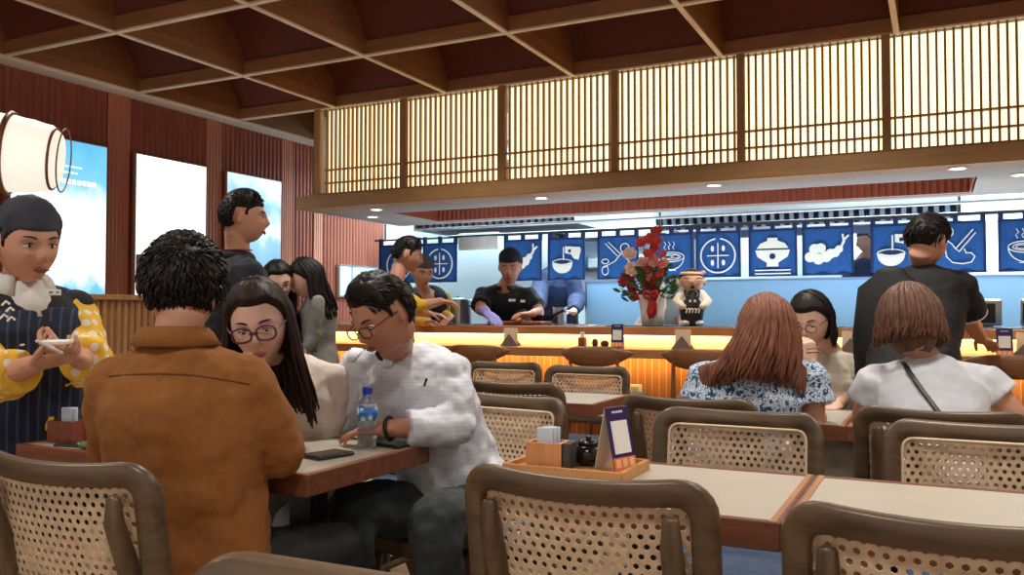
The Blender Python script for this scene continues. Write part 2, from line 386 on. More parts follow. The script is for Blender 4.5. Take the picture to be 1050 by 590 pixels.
# ---- counter
b = MB(); b.box((-1.4, 5.315, .5), (7.56, .05, 1.0)); struct(b.build('wall_front', tile))
ct = thing('service_counter', 'long light wood raised kitchen counter with dark worktop behind the bar ledge', 'counter', (-1.4, 5.5, 0))
b = MB(); b.box((-1.4, 5.265, 1.035), (7.56, .09, .055), bev=.004); b.build('front_edge', ledgewood, ct, world=True)
b = MB(); b.box((-1.4, 5.63, 1.048), (7.56, .58, .04), bev=.003); b.build('worktop', M('dark_worktop', (44, 58, 70), .25), ct, world=True)
b = MB(); b.box((-1.4, 5.9, .515), (7.56, .04, 1.02)); b.build('back_panel', steel, ct, world=True)
b = MB(); b.box((-1.4, 5.283, .967), (7.5, .012, .078)); b.build('recess_board', M('recess_wood', (236, 206, 160), .5), ct, world=True)
lg = thing('bar_ledge', 'light wood bar ledge running below the raised counter with warm glow under it', 'bar ledge', (-1.4, 5.15, 0))
b = MB(); b.box((-1.4, 5.155, .90), (7.5, .27, .055), bev=.005); b.build('ledge_board', ledgewood, lg, world=True)
b = MB(); b.box((-1.4, 5.245, .868), (7.4, .03, .008)); b.build('light_strip', M('strip_led', (255, 190, 80), .5, emit=7, ecol=(255, 196, 96)), lg, world=True)
b = MB(); b.box((-1.4, 5.262, 1.002), (7.4, .012, .006)); b.build('upper_light_strip', M('strip_led2', (255, 214, 140), .5, emit=8, ecol=(255, 214, 130)), ct, world=True)
# kitchen shell
b = MB(); b.box((-1.4, 8.6, 1.3), (7.8, .08, 2.6)); struct(b.build('wall_back', white_w))
b = MB(); b.box((-1.4, 7.55, 2.6), (7.8, 2.1, .05)); struct(b.build('ceiling.002', white_w))
b = MB(); b.box((WX-.04, 8.0, 1.3), (.08, 1.1, 2.6)); struct(b.build('wall_left.001', white_w))
b = MB(); b.box((2.5, 3.4, 1.65), (.06, 10.6, 3.3)); struct(b.build('wall_right', M('right_wall_paint', (150, 110, 84), .7)))
# frosted glass screen in the kitchen
t = thing('frosted_screen', 'pale blue frosted glass screen standing behind the counter under the curtains', 'screen', (-.6, 7.25, 0))
b = MB(); b.box((-.55, 7.25, 1.21), (4.6, .012, .42)); b.build('pane', frost, t, world=True)
b = MB()
b.box((-.55, 7.25, 1.425), (4.6, .02, .014)); b.box((-2.85, 7.25, .71), (.02, .02, 1.43)); b.box((1.75, 7.25, .71), (.02, .02, 1.43)); b.build('frame', steel, t, world=True)
# ================================================================== FURNITURE
def rrect(w, h, r, n=7):
    out = []
    for cx, cy, a0 in ((w/2-r, h/2-r, 0), (-w/2+r, h/2-r, PI/2), (-w/2+r, -h/2+r, PI), (w/2-r, -h/2+r, 1.5*PI)):
        for i in range(n+1): a = a0+PI/2*i/n; out.append((cx+r*math.cos(a), cy+r*math.sin(a)))
    return out
BZ = .692; BW, BH = .460, .262        # back centre height, centreline size
def bpt(s, t, off=0):                  # point on the curved, leaning chair back; sitter side is +Y
    return V((s, -.045*(1-(s/.25)**2) - .16*t + off, BZ+t+.012*(s/.25)**2*(t/.13 if t > 0 else 0)))
def make_chair():
    t = thing('cane_chair', 'proto', 'chair')
    path = []
    for i, (s, u_) in enumerate(rrect(BW, BH, .048, 6)): path.append((s, u_))
    full = []
    for i in range(len(path)):
        a, c = path[i], path[(i+1) % len(path)]; d = math.hypot(c[0]-a[0], c[1]-a[1]); k = max(1, int(d/.04))
        for j in range(k): full.append((a[0]+(c[0]-a[0])*j/k, a[1]+(c[1]-a[1])*j/k))
    rs = []; m = len(full)
    for i, (s, u_) in enumerate(full):
        a = full[i-1]; c = full[(i+1) % m]; tx, ty = c[0]-a[0], c[1]-a[1]; L = math.hypot(tx, ty); nx, ny = ty/L, -tx/L
        ring = []
        for j in range(12):
            th = 2*PI*j/12; co, si = math.cos(th), math.sin(th); co = math.copysign(abs(co)**.6, co); si = math.copysign(abs(si)**.7, si)
            hw = .025
            ring.append(bpt(s+nx*hw*co, u_+ny*hw*co, .017*si))
        rs.append(ring)
    b = MB(); b.rings(rs, closed=True); b.build('back_frame', chairwood, t, smooth=True)
    # cane weave: staggered hexagonal cells, each with a round hole
    b = MB(); px = .0212; R = px/math.sqrt(3); W, H = BW-.036, BH-.036; vid = {}
    def vtx(s, u_):
        k = (round(s*5e3), round(u_*5e3))
        if k not in vid: vid[k] = len(b.v); b.v.append(bpt(s, u_, .004))
        return vid[k]
    r_ = 0; y = -H/2
    while y < H/2+R*.3:
        x = -W/2+(px/2 if r_ % 2 else 0)
        while x < W/2+1e-6:
            o = [vtx(x+R*math.sin(PI/3*k), y+R*math.cos(PI/3*k)) for k in range(6)]
            base = len(b.v)
            for k in range(6): b.v.append(bpt(x+0.0061*math.sin(PI/3*k), y+.0061*math.cos(PI/3*k), .004))
            for k in range(6): b.f.append((o[k], o[(k+1) % 6], base+(k+1) % 6, base+k))
            x += px
        y += 1.5*R; r_ += 1
    b.build('cane_panel', cane, t, solid=.0018)
    b = MB(); q = rrect(BW-.050, BH-.050, .028, 5)
    b.tube([bpt(s, u_, .012) for s, u_ in q], .0045, 6, closed=True); b.build('cane_edging', caneedge, t, smooth=True)
    for sx in (-1, 1):
        b = MB(); x = .178*sx
        b.loft([(x*1.22, -.12, 0), (x*1.1, -.02, .22), (x*1.05, .035, .44), (x, -.005, .60), (x, bpt(x, .04).y-.028, .735), (x, bpt(x, .085).y-.024, .782)], [(.014, .017), (.019, .023), (.022, .028), (.021, .022), (.0205, .017), (.016, .010)], (1, 0, 0), n=12, cap='round', pw=2.6)
        b.build('back_leg', chairwood_l, t, smooth=True)
        b = MB(); b.loft([(x*1.25, .47, 0), (x*1.12, .455, .22), (x*1.08, .44, .43)], [(.013, .015), (.018, .02), (.021, .023)], (1, 0, 0), n=12, pw=2.6); b.build('front_leg', chairwood_l, t, smooth=True)
        b = MB(); b.loft([(x*1.1, -.02, .235), (x*1.1, .455, .245)], [(.009, .014)]*2, (1, 0, 0), n=8); b.build('stretcher', chairwood_l, t, smooth=True)
    b = MB()
    for a in ((0, .45, .405), (0, .03, .405)): b.box(a, (.40, .03, .055), bev=.006)
    for sx in (-1, 1): b.box((sx*.195, .24, .405), (.03, .42, .055), bev=.006)
    b.build('seat_frame', chairwood, t)
    b = MB(); b.box((0, .24, .455), (.43, .45, .055), bev=.02); b.build('seat', seatblue, t, bevel=.01, smooth=False)
    return t
chair0 = make_chair(); used = [False]
def chair(x, y, rz, label, group=None):
    rz = math.radians(rz)
    if not used[0]:
        used[0] = True; o = chair0; o.location = (x, y, 0); o.rotation_euler = (0, 0, rz); o['label'] = label
        if group: o['group'] = group
        return o
    return dup(chair0, (x, y, 0), rz, label, group)
G = 'cane-backed dining chairs'
CH = [
 (-1.635, 1.22, 3, 'cane-backed chair behind the man in the brown jacket'),
 (-.605, 1.54, 1, 'cane-backed chair in front of the tray with the wooden box'),
 (.02, 1.47, 0, 'cane-backed chair at the bottom right corner of the picture'),
 (-.555, 2.62, 180, 'cane-backed chair across the pale table, behind the red-haired woman'),
 (.11, 2.60, 180, 'cane-backed chair across the pale table, below the woman in white'),
 (-.80, 3.04, -4, 'dark chair the woman in the blue blouse sits on'),
 (.0, 3.02, 0, 'dark chair the woman in the white T-shirt sits on'),
 (-1.99, 3.06, 178, 'cane-backed chair just right of the man in the white shirt'),
 (-1.67, 3.38, -2, 'dark-backed chair tucked under the small square table'),
 (-2.36, 4.62, 180, 'small distant cane chair right of the white shirt man, nearest the cook'),
 (-1.76, 4.46, 180, 'distant cane chair on the far side of the small square table'),
 (-2.50, 3.16, 180, 'cane-backed chair partly hidden between the glasses woman and white shirt man'),
 (-.585, .765, 180, 'chair whose bare top rail shows at the bottom edge of the picture'),
 (-1.98, 2.72, 180, 'chair under the seated woman with glasses and cream top'),
 (-1.40, 2.74, 172, 'chair the man in the white shirt sits on'),
 (-3.25, 2.75, 180, 'cane chair half hidden between the apron server and the brown jacket'),
 (-.25, 4.55, 180, 'chair the woman holding chopsticks sits on'),
]
for x, y, r_, l in CH: chair(x, y, r_, l, G)
# stools
def make_stool():
    t = thing('yoke_stool', 'proto', 'bar stool')
    b = MB(); cs = []; ab = []
    for i in range(17):
        q = -1+2*i/16; cs.append((.225*q, -.05+.09*q*q, .885+.022*q*q)); ab.append((.05*(1-abs(q)**3.2)+.009, .012))
    b.loft(cs, ab, (0, 0, 1), n=12, cap='round'); b.build('crest_rail', yokewood, t, smooth=True)
    for sx in (-1, 1):
        b = MB(); b.tube([(.15*sx, -.012, .87), (.16*sx, .02, .62), (.19*sx, -.05, 0)], [.011, .016, .012], 10); b.build('back_leg', yokewood, t, smooth=True)
        b = MB(); b.tube([(.165*sx, .37, .60), (.19*sx, .41, 0)], [.016, .012], 10); b.build('front_leg', yokewood, t, smooth=True)
        b = MB(); b.tube([(.178*sx, -.01, .25), (.182*sx, .39, .25)], .009, 8); b.build('stretcher', yokewood, t, smooth=True)
    b = MB(); b.tube([(-.18, .392, .25), (.18, .392, .25)], .009, 8); b.build('footrest', yokewood, t, smooth=True)
    b = MB(); b.box((0, .19, .63), (.41, .40, .045), bev=.015); b.build('seat', seatblue, t)
    return t
st0 = make_stool(); SL = ['wooden yoke-back stool at the bar ledge, below the cook', 'wooden yoke-back stool at the bar ledge, below the small condiment tray', 'wooden yoke-back stool partly behind the long red hair', 'wooden yoke-back stool at the ledge right of the chopsticks woman', 'wooden yoke-back stool at the ledge by the right picture edge']
def gx(px, Y): # room X on depth plane Y under picture column px
    a = -math.sin(-YAW)*math.cos(PITCH)+cr.x*(px-525)/FPX; c = cf.y+cr.y*(px-525)/FPX; return Y*a/c
for i, (px, Y) in enumerate([(487, 4.86), (609, 4.86), (717, 4.86), (866, 4.86), (1042, 4.86)]):
    o = st0 if i == 0 else dup(st0); o.location = (gx(px, Y), Y, 0); o['label'] = SL[i]; o['group'] = 'yoke-back bar stools'
# tables
def table(xc, yc, wx, wy, name, label, h=.75, group='pale-topped dining tables', legx=0):
    t = thing('dining_table', label, 'table', (xc, yc, 0), 0, group)
    b = MB(); b.box((0, 0, h-.024), (wx-.03, wy-.03, .046)); b.build('tabletop', tabletop, t)
    bd = .03
    b = MB(); 
    for sy in (-1, 1): b.box((0, sy*(wy/2-.010), h-.027), (wx, .02, .056), bev=.002)
    for sx in (-1, 1): b.box((sx*(wx/2-.010), 0, h-.027), (.02, wy-.04, .056), bev=.002)
    b.build('wood_edge', tableedge, t)
    for sx in (-1, 1): b = MB(); b.box((sx*(wx/2-.014), 0, h+.0003), (.013, wy-.004, .003)); b.build('wood_inlay', tableborder, t)
    b = MB(); b.box((legx, 0, (h-.05)/2+.01), (.075, .075, h-.07)); b.build('pedestal', black, t)
    b = MB(); b.box((legx, 0, .012), (.40, .40, .02), bev=.004); b.build('base_plate', black, t)
    b = MB(); b.box((legx, 0, h-.058), (.34, .34, .012)); b.build('top_plate', black, t)
    return t
table(-.615, 1.965, .68, .54, 't', 'pale table holding the wooden tray and purple tent sign')
table(.065, 1.965, .68, .54, 't', 'pale table at the right edge with the bottom right chair tucked in')
table(-1.955, 1.96, 1.12, .57, 't', 'long table with the water bottle, black phone and reddish tissue box', legx=.33)
table(-1.72, 3.77, .74, .52, 't', 'empty small square table in the middle distance', legx=.05)
table(-.645, 3.60, .68, .56, 't', 'table the woman in the blue blouse eats at', h=.74)
table(.03, 3.60, .67, .56, 't', 'table the woman in the white T-shirt sits at', h=.74)
# banquette partition by the left wall
t = thing('slatted_partition', 'light wood vertical slatted bench back in front of the left wall screens', 'bench back', (-4.55, 3.9, 0))
pw = wood('partition_wood', (190, 146, 92), 'Z', .5, 5, .15, .03)
b = MB(); b.box((-4.55, 3.95, 1.245), (.07, 2.1, .035), bev=.004); b.box((-4.55, 3.95, .88), (.06, 2.1, .03)); b.build('rail', pw, t, world=True)
b = MB()
for k in range(42): b.box((-4.55, 2.925+k*.05, 1.06), (.025, .022, .36))
b.build('slats', pw, t, world=True)
b = MB(); b.box((-4.56, 3.95, .44), (.05, 2.1, .88)); b.build('back_board', pw, t, world=True)
b = MB(); b.box((-4.28, 3.95, .42), (.5, 2.1, .1), bev=.03); b.build('bench_seat', seatblue, t, world=True)
b = MB(); b.box((-4.3, 3.95, .19), (.44, 2.06, .37)); b.build('bench_base', pw, t, world=True)
# ---------------- things on tables
def tube_ring(mb, c, r, rr, n=20, ax='z'):
    mb.tube([V(c)+(V((r*math.cos(2*PI*k/n), r*math.sin(2*PI*k/n), 0)) if ax == 'z' else V((r*math.cos(2*PI*k/n), 0, r*math.sin(2*PI*k/n)))) for k in range(n)], rr, 6, closed=True)
lightwood = wood('tray_wood', (196, 138, 84), 'X', .45, 6, .15, .03)
t = thing('serving_tray', 'light wood tray with a raised rim on the pale table', 'tray', (-.825, 2.03, .75), 0)
b = MB(); b.box((0, 0, .006), (.30, .21, .012)); b.build('base', lightwood, t)
b = MB()
for s in (-1, 1): b.box((0, s*.105, .012), (.31, .012, .024)); b.box((s*.152, 0, .012), (.012, .21, .024))
b.build('rim', lightwood, t)
boxw = wood('box_wood', (206, 142, 88), 'Z', .45, 6, .15, .03)
def holder(loc, rz, label, mat=boxw, paper='menu_strip'):
    t = thing('paper_holder', label, 'holder', loc, rz)
    b = MB()
    for s in (-1, 1): b.box((s*.042, 0, .032), (.008, .075, .064)); b.box((0, s*.034, .032), (.078, .008, .064))
    b.box((0, 0, .004), (.08, .07, .008)); b.build('box', mat, t)
    return t
h1 = holder((-.885, 1.985, .763), .1, 'open light wood box of paper strips at the left of the tray')
pm = M('sachet_paper', (206, 218, 232), .6)
for k in range(3):
    b = MB(); b.box((0, 0, .048), (.040-.004*k, .006, .088), bev=.002)
    o = b.build('paper_sachet', pm); o.location = (-.885+.004*k, 1.972+.013*k, .775); o.rotation_euler = (0, .04*k-.04, .2)
    tag(o, ['front', 'middle', 'rear'][k]+' one of the three paper sachets standing in the light wood box', 'sachet', 'paper sachets in the wood box')
b = MB(); b.box((0, 0, .033), (.02, .066, .066), bev=.003); o = b.build('divider_block', M('slate', (60, 58, 58), .4)); o.location = (-.828, 1.99, .763); o.rotation_euler = (0, 0, .1); tag(o, 'dark upright block beside the light wood box on the tray', 'block')
t = thing('sauce_pot', 'shiny black round sauce pot with a lid on the tray', 'pot', (-.805, 2.06, .763))
potm = M('glazed_black', (28, 24, 24), .15)
b = MB(); b.rev((0, 0, 0), [(.0, 0), (.026, 0), (.040, .012), (.045, .028), (.040, .044), (.028, .052), (.0, .053)], 28); b.build('body', potm, t, smooth=True)
b = MB(); b.rev((0, 0, .052), [(.0, 0), (.029, 0), (.031, .005), (.022, .010), (.0, .012)], 24); b.build('lid', potm, t, smooth=True)
b = MB(); b.ell((0, 0, .068), (.008, .008, .006)); b.build('knob', potm, t, smooth=True)
purple = M('sign_purple', (46, 32, 92), .45); orange = M('sign_orange', (228, 128, 74), .5); white = M('plain_white', (236, 234, 228), .6); cream = M('sign_back', (232, 220, 200), .6)
def tent(loc, rz, label, s=1.0, lean=.30, group=None):
    t = thing('table_sign', label, 'sign', loc, rz, group)
    R = Euler((-lean, 0, 0)).to_matrix(); H = .155*s; W = .085*s
    def pl(name, mat, cx, cz, w_, h_, off):
        b = MB(); c = R @ V((cx, off, 0)) + R @ V((0, 0, cz)); b.box(c, (w_, .0016, h_), R); b.build(name, mat, t)
    yb = -math.sin(lean)*H
    t2 = MB(); R2 = Euler((lean, 0, 0)).to_matrix()
    def P2(z): return V((0, -2*0-.0, 0))
    # front card leans back, rear card meets it at the top
    def card(name, mat, cx, cz, w_, h_, off):
        b = MB(); c = R @ V((cx, off, cz)); c += V((0, -math.sin(lean)*H, 0)); b.box(c, (w_, .0016, h_), R); return b.build(name, mat, t)
    card('front_card', purple, 0, H/2, W, H, 0)
    card('orange_band', orange, 0, H*.10, W*.98, H*.2, -.0014)
    card('white_square', white, 0, H*.52, W*.72, W*.95 if s == 1 else W*.8, -.0016)
    lt = MB()
    for k in range(5): 
        c = R @ V((-W*.2+W*.1*k, -.0018, H*.92)) + V((0, -math.sin(lean)*H, 0)); lt.box(c, (W*.06, .001, H*.035), R)
    lt.build('heading_print', white, t)
    zz = MB()
    for k in range(3):
        c = R @ V((-W*.3+W*.3*k, -.0022, H*.11)) + V((0, -math.sin(lean)*H, 0)); zz.box(c, (W*.2, .001, H*.13), R); 
    zz.build('food_print', M('food_print', (244, 190, 140), .5), t)
    b = MB(); c = R2 @ V((0, 0, H/2)); c += V((0, math.sin(lean)*H, 0)); b.box(c, (W, .0016, H), R2); b.build('rear_card', cream, t)
    return t
tent((-.725, 2.04, .7635), 1.22, 'folded purple tent sign with a white square beside the tray', 1.0, .21)
# bottle
t = thing('water_bottle', 'clear plastic water bottle with blue cap and label on the wood edged table', 'bottle', (-1.523, 2.10, .75))
glassm = M('clear_plastic', (228, 240, 250), .05, trans=.92)
b = MB(); b.rev((0, 0, 0), [(.0, .004), (.022, 0), (.028, .006), (.029, .03), (.0262, .045), (.029, .06), (.029, .115), (.025, .135), (.014, .152), (.012, .158), (.0, .159)], 28); b.build('body', glassm, t, smooth=True)
b = MB(); b.rev((0, 0, 0), [(.0, .158), (.0150, .158), (.0150, .177), (.013, .180), (.0, .180)], 24); b.build('cap', M('cap_blue', (24, 60, 190), .35), t, smooth=False)
def botlab(nt, tc, b):
    nz = nd(nt, 'ShaderNodeTexVoronoi'); nz.inputs['Scale'].default_value = 45; nt.links.new(tc.outputs['Object'], nz.inputs[0])
    r = ramp(nt, nz.outputs[0], [(0, (236, 244, 250)), (.38, (90, 170, 224)), (.6, (40, 110, 200))]); nt.links.new(r.outputs[0], b.inputs['Base Color'])
b = MB(); b.rev((0, 0, 0), [(.0294, .082), (.0294, .120), (.0288, .120), (.0288, .082)], 28); b.build('wrap', pattern('bottle_label', botlab, .4), t, smooth=True)
def slab(name, loc, rz, size, mat, label, cat, bev=.006, scr=None):
    t = thing(name, label, cat, loc, rz); b = MB(); b.box((0, 0, size[2]/2), size, bev=bev*.5); b.build('body', mat, t, bevel=.0015)
    b = MB(); b.box((0, 0, size[2]+.0003), (size[0]*.92, size[1]*.95, .0006)); b.build('top_face', scr or M('dark_glass', (30, 28, 26), .08), t)
    return t
slab('phone', (-1.53, 1.925, .75), -.22, (.085, .125, .010), M('phone_body', (30, 27, 27), .35), 'black phone lying alone near the table corner', 'phone', scr=M('phone_glass', (48, 42, 36), .12))
slab('phone', (-1.49, 2.17, .75), 1.3, (.075, .155, .009), M('phone_body', (30, 27, 27), .35), 'dark phone under the white shirt man’s forearm behind the bottle', 'phone')
slab('tablet', (-1.90, 2.10, .75), 1.0, (.10, .16, .007), M('phone_body', (30, 27, 27), .35), 'pale screen phone beside the woman’s resting hand', 'phone', scr=M('lit_phone', (214, 206, 206), .2))
# left table set
h2 = holder((-2.445, 1.80, .75), .2, 'reddish wood tissue box beside the server', wood('red_box_wood', (128, 58, 34), 'Z', .45, 6, .15, .03))
for k in range(2):
    b = MB(); b.box((0, 0, .05), (.036, .008, .085), bev=.003); o = b.build('paper_sachet', pm); o.location = (-2.455+.012*k, 1.80+.012*k, .768); o.rotation_euler = (0, 0, .3); tag(o, ['left', 'right'][k]+' white paper sachet standing in the reddish wood box', 'sachet', 'paper sachets in the reddish box')
t = thing('tumbler', 'small black tumbler beside the reddish tissue box', 'cup', (-2.39, 1.875, .75))
b = MB(); b.rev((0, 0, 0), [(.0, 0), (.026, 0), (.031, .066), (.028, .066), (.024, .006), (0, .006)], 20); b.build('body', potm, t, smooth=True)
b = MB(); b.rev((0, 0, .055), [(.0, 0), (.028, 0), (.0, .001)], 20); b.build('filling', white, t)
t = thing('sauce_dish', 'small dark rimmed dish at the left end of the long table', 'dish', (-2.24, 1.73, .75))
b = MB(); b.rev((0, 0, 0), [(.0, 0), (.03, 0), (.045, .018), (.042, .018), (.028, .004), (0, .004)], 24); b.build('body', M('green_glaze', (96, 112, 84), .2), t, smooth=True)
slab('tray_board', (-2.33, 1.745, .75), .15, (.12, .07, .006), black, 'flat black board at the left end of the long table', 'board')
# ================================================================== PEOPLE
def skin(nm, col): return M('skin_'+nm, col, .5, noise_s=14, var=.05)
SK1 = skin('warm', (200, 146, 120)); SK2 = skin('light', (226, 182, 162)); SK3 = skin('brown', (184, 128, 102))
def hairmat(nm, col, var=.35): return M('hair_'+nm, col, .5, noise_s=70, var=var, bump=.35, stretch=(1, 1, .08))
HB = hairmat('black', (22, 17, 16)); HD = hairmat('dark_brown', (44, 27, 22)); HR = hairmat('red_brown', (128, 80, 60), .45); HM = hairmat('brown', (100, 68, 52), .4)
eyew = M('eye_white', (226, 220, 214), .3); iris = M('iris', (34, 22, 18), .2); browm = M('eyebrow', (40, 28, 24), .8); lipm = M('lips', (158, 84, 78), .5); lipd = M('lips_dark', (128, 74, 62), .5)
def rotm(yaw, pitch=0, roll=0):
    # local +Y faces along yaw (degrees, 0 = +X), pitch > 0 looks down
    return Matrix.Rotation(math.radians(yaw-90), 3, 'Z') @ Matrix.Rotation(-math.radians(pitch), 3, 'X') @ Matrix.Rotation(math.radians(roll), 3, 'Y')
def g(x, c, w_): return math.exp(-((x-c)/w_)**2)
def headpt(d, off=0, fem=False):
    x, y, z = d
    rx, ry, rz = .076+off, .097+off, .115+off
    p = V((x*rx, y*ry, z*rz))
    low = max(0, -z)
    p.x *= 1-(.34 if fem else .26)*low**1.6*(1 if y > -.2 else .6)
    if y < 0: p.y *= 1-.45*low**1.5
    if y > 0: p.y -= .012*y*y*(1-abs(z))*0
    if y > .2:                                  # face features
        ax = abs(p.x); f = min(1, (y-.2)*2.2)
        p.y += f*(.021*g(p.x, 0, .0105)*g(p.z, -.020, .017) + .010*g(p.x, 0, .009)*g(p.z, .004, .022))
        p.y += f*(.004*g(ax, .012, .007)*g(p.z, -.028, .008))
        p.y -= f*.0115*g(ax, .031, .017)*g(p.z, .008, .013)
        p.y += f*.004*g(p.z, .028, .010)*g(ax, .026, .03)
        p.y += f*.0045*g(ax, .042, .018)*g(p.z, -.022, .02)
        p.y += f*(.0065*g(p.x, 0, .022)*g(p.z, -.055, .009) + .006*g(p.x, 0, .02)*g(p.z, -.068, .007)) - f*.003*g(p.x, 0, .025)*g(p.z, -.0615, .003)
        p.y += f*.009*g(p.x, 0, .024)*g(p.z, -.098, .016) + f*.006*low
        p.y -= f*.010*max(0, z)*max(0, z)
    return p
def headshape(mb, c, R, s, fem, nu=72, nv=60, ears=True):
    vs = []; fs = []
    for i in range(1, nv):
        ph = PI*i/nv
        for j in range(nu):
            th = 2*PI*j/nu; vs.append(headpt((math.sin(ph)*math.cos(th), math.sin(ph)*math.sin(th), math.cos(ph)), 0, fem))
    for i in range(nv-2):
        for j in range(nu): k = (j+1) % nu; fs.append((i*nu+j, (i+1)*nu+j, (i+1)*nu+k, i*nu+k))
    t = len(vs); vs += [headpt((0, 0, 1)), headpt((0, 0, -1), 0, fem)]
    for j in range(nu): k = (j+1) % nu; fs.append((t, j, k)); fs.append((t+1, (nv-2)*nu+k, (nv-2)*nu+j))
    mb.add([c + R @ (p*s) for p in vs], fs)
    if ears:
        for sx in (-1, 1):
            mb.ell(c+R@(V((sx*.079, -.010, -.005))*s), (.008*s, .017*s, .030*s), R @ Euler((.15, 0, -.35*sx)).to_matrix(), 12, 8)
def hairshell(mb, c, R, s, t=.016, back=-.075, side=-.012, front=.062, vol=1.0, fem=False, nz=.004, cover_ear=False, seed=0, part=None, wild=0):
    nu, nv = 72, 48; vs = []; fs = []
    def pt(d):
        x, y, z = d; q = headpt(d, 0, False); yy = q.y
        if cover_ear: hl = front if yy > .055 else (side+(front-side)*((yy-.012)/.043)**.6 if yy > .012 else back)
        elif yy > .062: hl = front
        elif yy > .030: hl = side+.022+(front-side-.022)*((yy-.030)/.032)**.8
        elif yy > .016: hl = side
        elif yy > -.028: hl = side+.034
        else: hl = back+(side+.034-back)*max(0, 1-(-.028-yy)/.018)
        m = max(0, min(1, (q.z-hl)/.014+.5)); u_ = max(0, min(1, (q.z-hl)/.075)); u_ = u_*u_*(3-2*u_)
        tt = t if cover_ear else .0035+(t-.0035)*u_
        th = (tt*(1+.35*max(0, z))*vol)*m - .012*(1-m)
        n3 = noise.noise(V((x*5+seed, y*5, z*2))); n4 = noise.noise(V((x*16+seed, y*16, z*5)))
        th += (nz*n3 + nz*.7*n4*(1+wild))*m*(1 if cover_ear else u_)
        return headpt(d, th, False)
    for i in range(1, nv):
        ph = PI*i/nv
        for j in range(nu):
            a = 2*PI*j/nu; vs.append(pt((math.sin(ph)*math.cos(a), math.sin(ph)*math.sin(a), math.cos(ph))))
    for i in range(nv-2):
        for j in range(nu): k = (j+1) % nu; fs.append((i*nu+j, (i+1)*nu+j, (i+1)*nu+k, i*nu+k))
    T = len(vs); vs += [pt((0, 0, 1)), headpt((0, 0, -1), -.012)]
    for j in range(nu): k = (j+1) % nu; fs.append((T, j, k)); fs.append((T+1, (nv-2)*nu+k, (nv-2)*nu+j))
    mb.add([c + R @ (p*s) for p in vs], fs)
def spikes(mb, c, R, s, n=160, L=.03, seed=1):
    rnd = random.Random(seed)
    for i in range(n):
        a = rnd.uniform(0, 2*PI); z = rnd.uniform(.35, 1); r_ = math.sqrt(1-z*z); d = (r_*math.cos(a), r_*math.sin(a), z)
        p = headpt(d, .012); q = headpt(d, .012+L*rnd.uniform(.5, 1))+V((rnd.uniform(-.012, .012), rnd.uniform(-.004, .018), 0))
        mb.tube([c+R@(p*s), c+R@(((p+q)/2+V((0, .002, 0)))*s), c+R@(q*s)], [.004, .003, .0008], 5, cap='flat')
def crop(mb, c, R, s, n=420, t=.016, vol=1.0, seed=2, side=.0, back=-.05, front=.058, L=.028, lift=.35, fw=1.0):
    # short strands combed forward over the cap of hair
    rnd = random.Random(seed); k_ = 0
    while k_ < n:
        z = rnd.uniform(-.45, 1); a = rnd.uniform(0, 2*PI); r_ = math.sqrt(1-z*z); d = V((r_*math.cos(a), r_*math.sin(a), z)); q = headpt(d)
        hl = front if q.y > .06 else (side+.03 if q.y > -.03 else back)
        if q.z < hl+.012: continue
        k_ += 1; u_ = max(0, min(1, (q.z-hl)/.075)); u_ = u_*u_*(3-2*u_); th = (.0035+(t-.0035)*u_)*(1+.35*max(0, z))*vol
        b0 = headpt(d, th*.7); tan = V((.25*d.x, .9*fw*max(.15, d.z), -.9*(1-max(0, d.z)))) + V((rnd.uniform(-.3, .3), rnd.uniform(-.3, .3), rnd.uniform(-.1, .1))); tan -= d*tan.dot(d); tan.normalize()
        l = L*rnd.uniform(.6, 1.1)*(.35+.65*u_); p1 = b0+tan*l*.5+d*(l*lift*.5); p2 = b0+tan*l+d*(l*lift*.35)
        mb.tube([c+R@(b0*s), c+R@(p1*s), c+R@(p2*s)], [.0032*s, .0030*s, .0008*s], 5, cap='flat')
def longhair(mb, c, R, s, L, a0=-35, a1=215, n=150, seed=1, out=.018, down=V((0, 0, -1)), flare=.02, wave=.008, r0=.0055, part_x=0., limit=None, tip=None):
    # strands rooted along a crown parting; angles measured round the head, 90 = back
    rnd = random.Random(seed)
    for i in range(n):
        a = math.radians(a0+(a1-a0)*(i+.5)/n + rnd.uniform(-3, 3)); dx, dy = math.cos(a), -math.sin(a)
        lay = rnd.uniform(0, 1); o = out*(.55+.6*lay); pts = []
        for k in range(7):                       # over the scalp
            ph = (k/6)*PI/2*.98*(1 if True else 1)
            d = (math.sin(ph)*dx+(part_x if k == 0 else 0), math.sin(ph)*dy, math.cos(ph))
            pts.append(c+R@(headpt(d, o)*s))
        base = pts[-1]; outw = (R @ V((dx, dy, 0))); outw.z = 0
        fl = flare*rnd.uniform(.3, 1); ll = L*rnd.uniform(.86, 1.05); ph0 = rnd.uniform(0, 6)
        for k in range(1, 9):
            q = k/8; p = base + down*ll*q + outw*fl*math.sin(q*PI*.6) + V((math.sin(q*5+ph0), math.cos(q*4+ph0), 0))*wave*q
            if tip is not None: p += (tip*s)*(q**1.6)
            if limit: p = limit(p)
            pts.append(p)
        m = len(pts); r_ = [r0*rnd.uniform(.8, 1.5)*(1 if j < m-4 else (m-j)/4*.8+.1) for j in range(m)]
        mb.tube(pts, r_, 5, cap='flat')
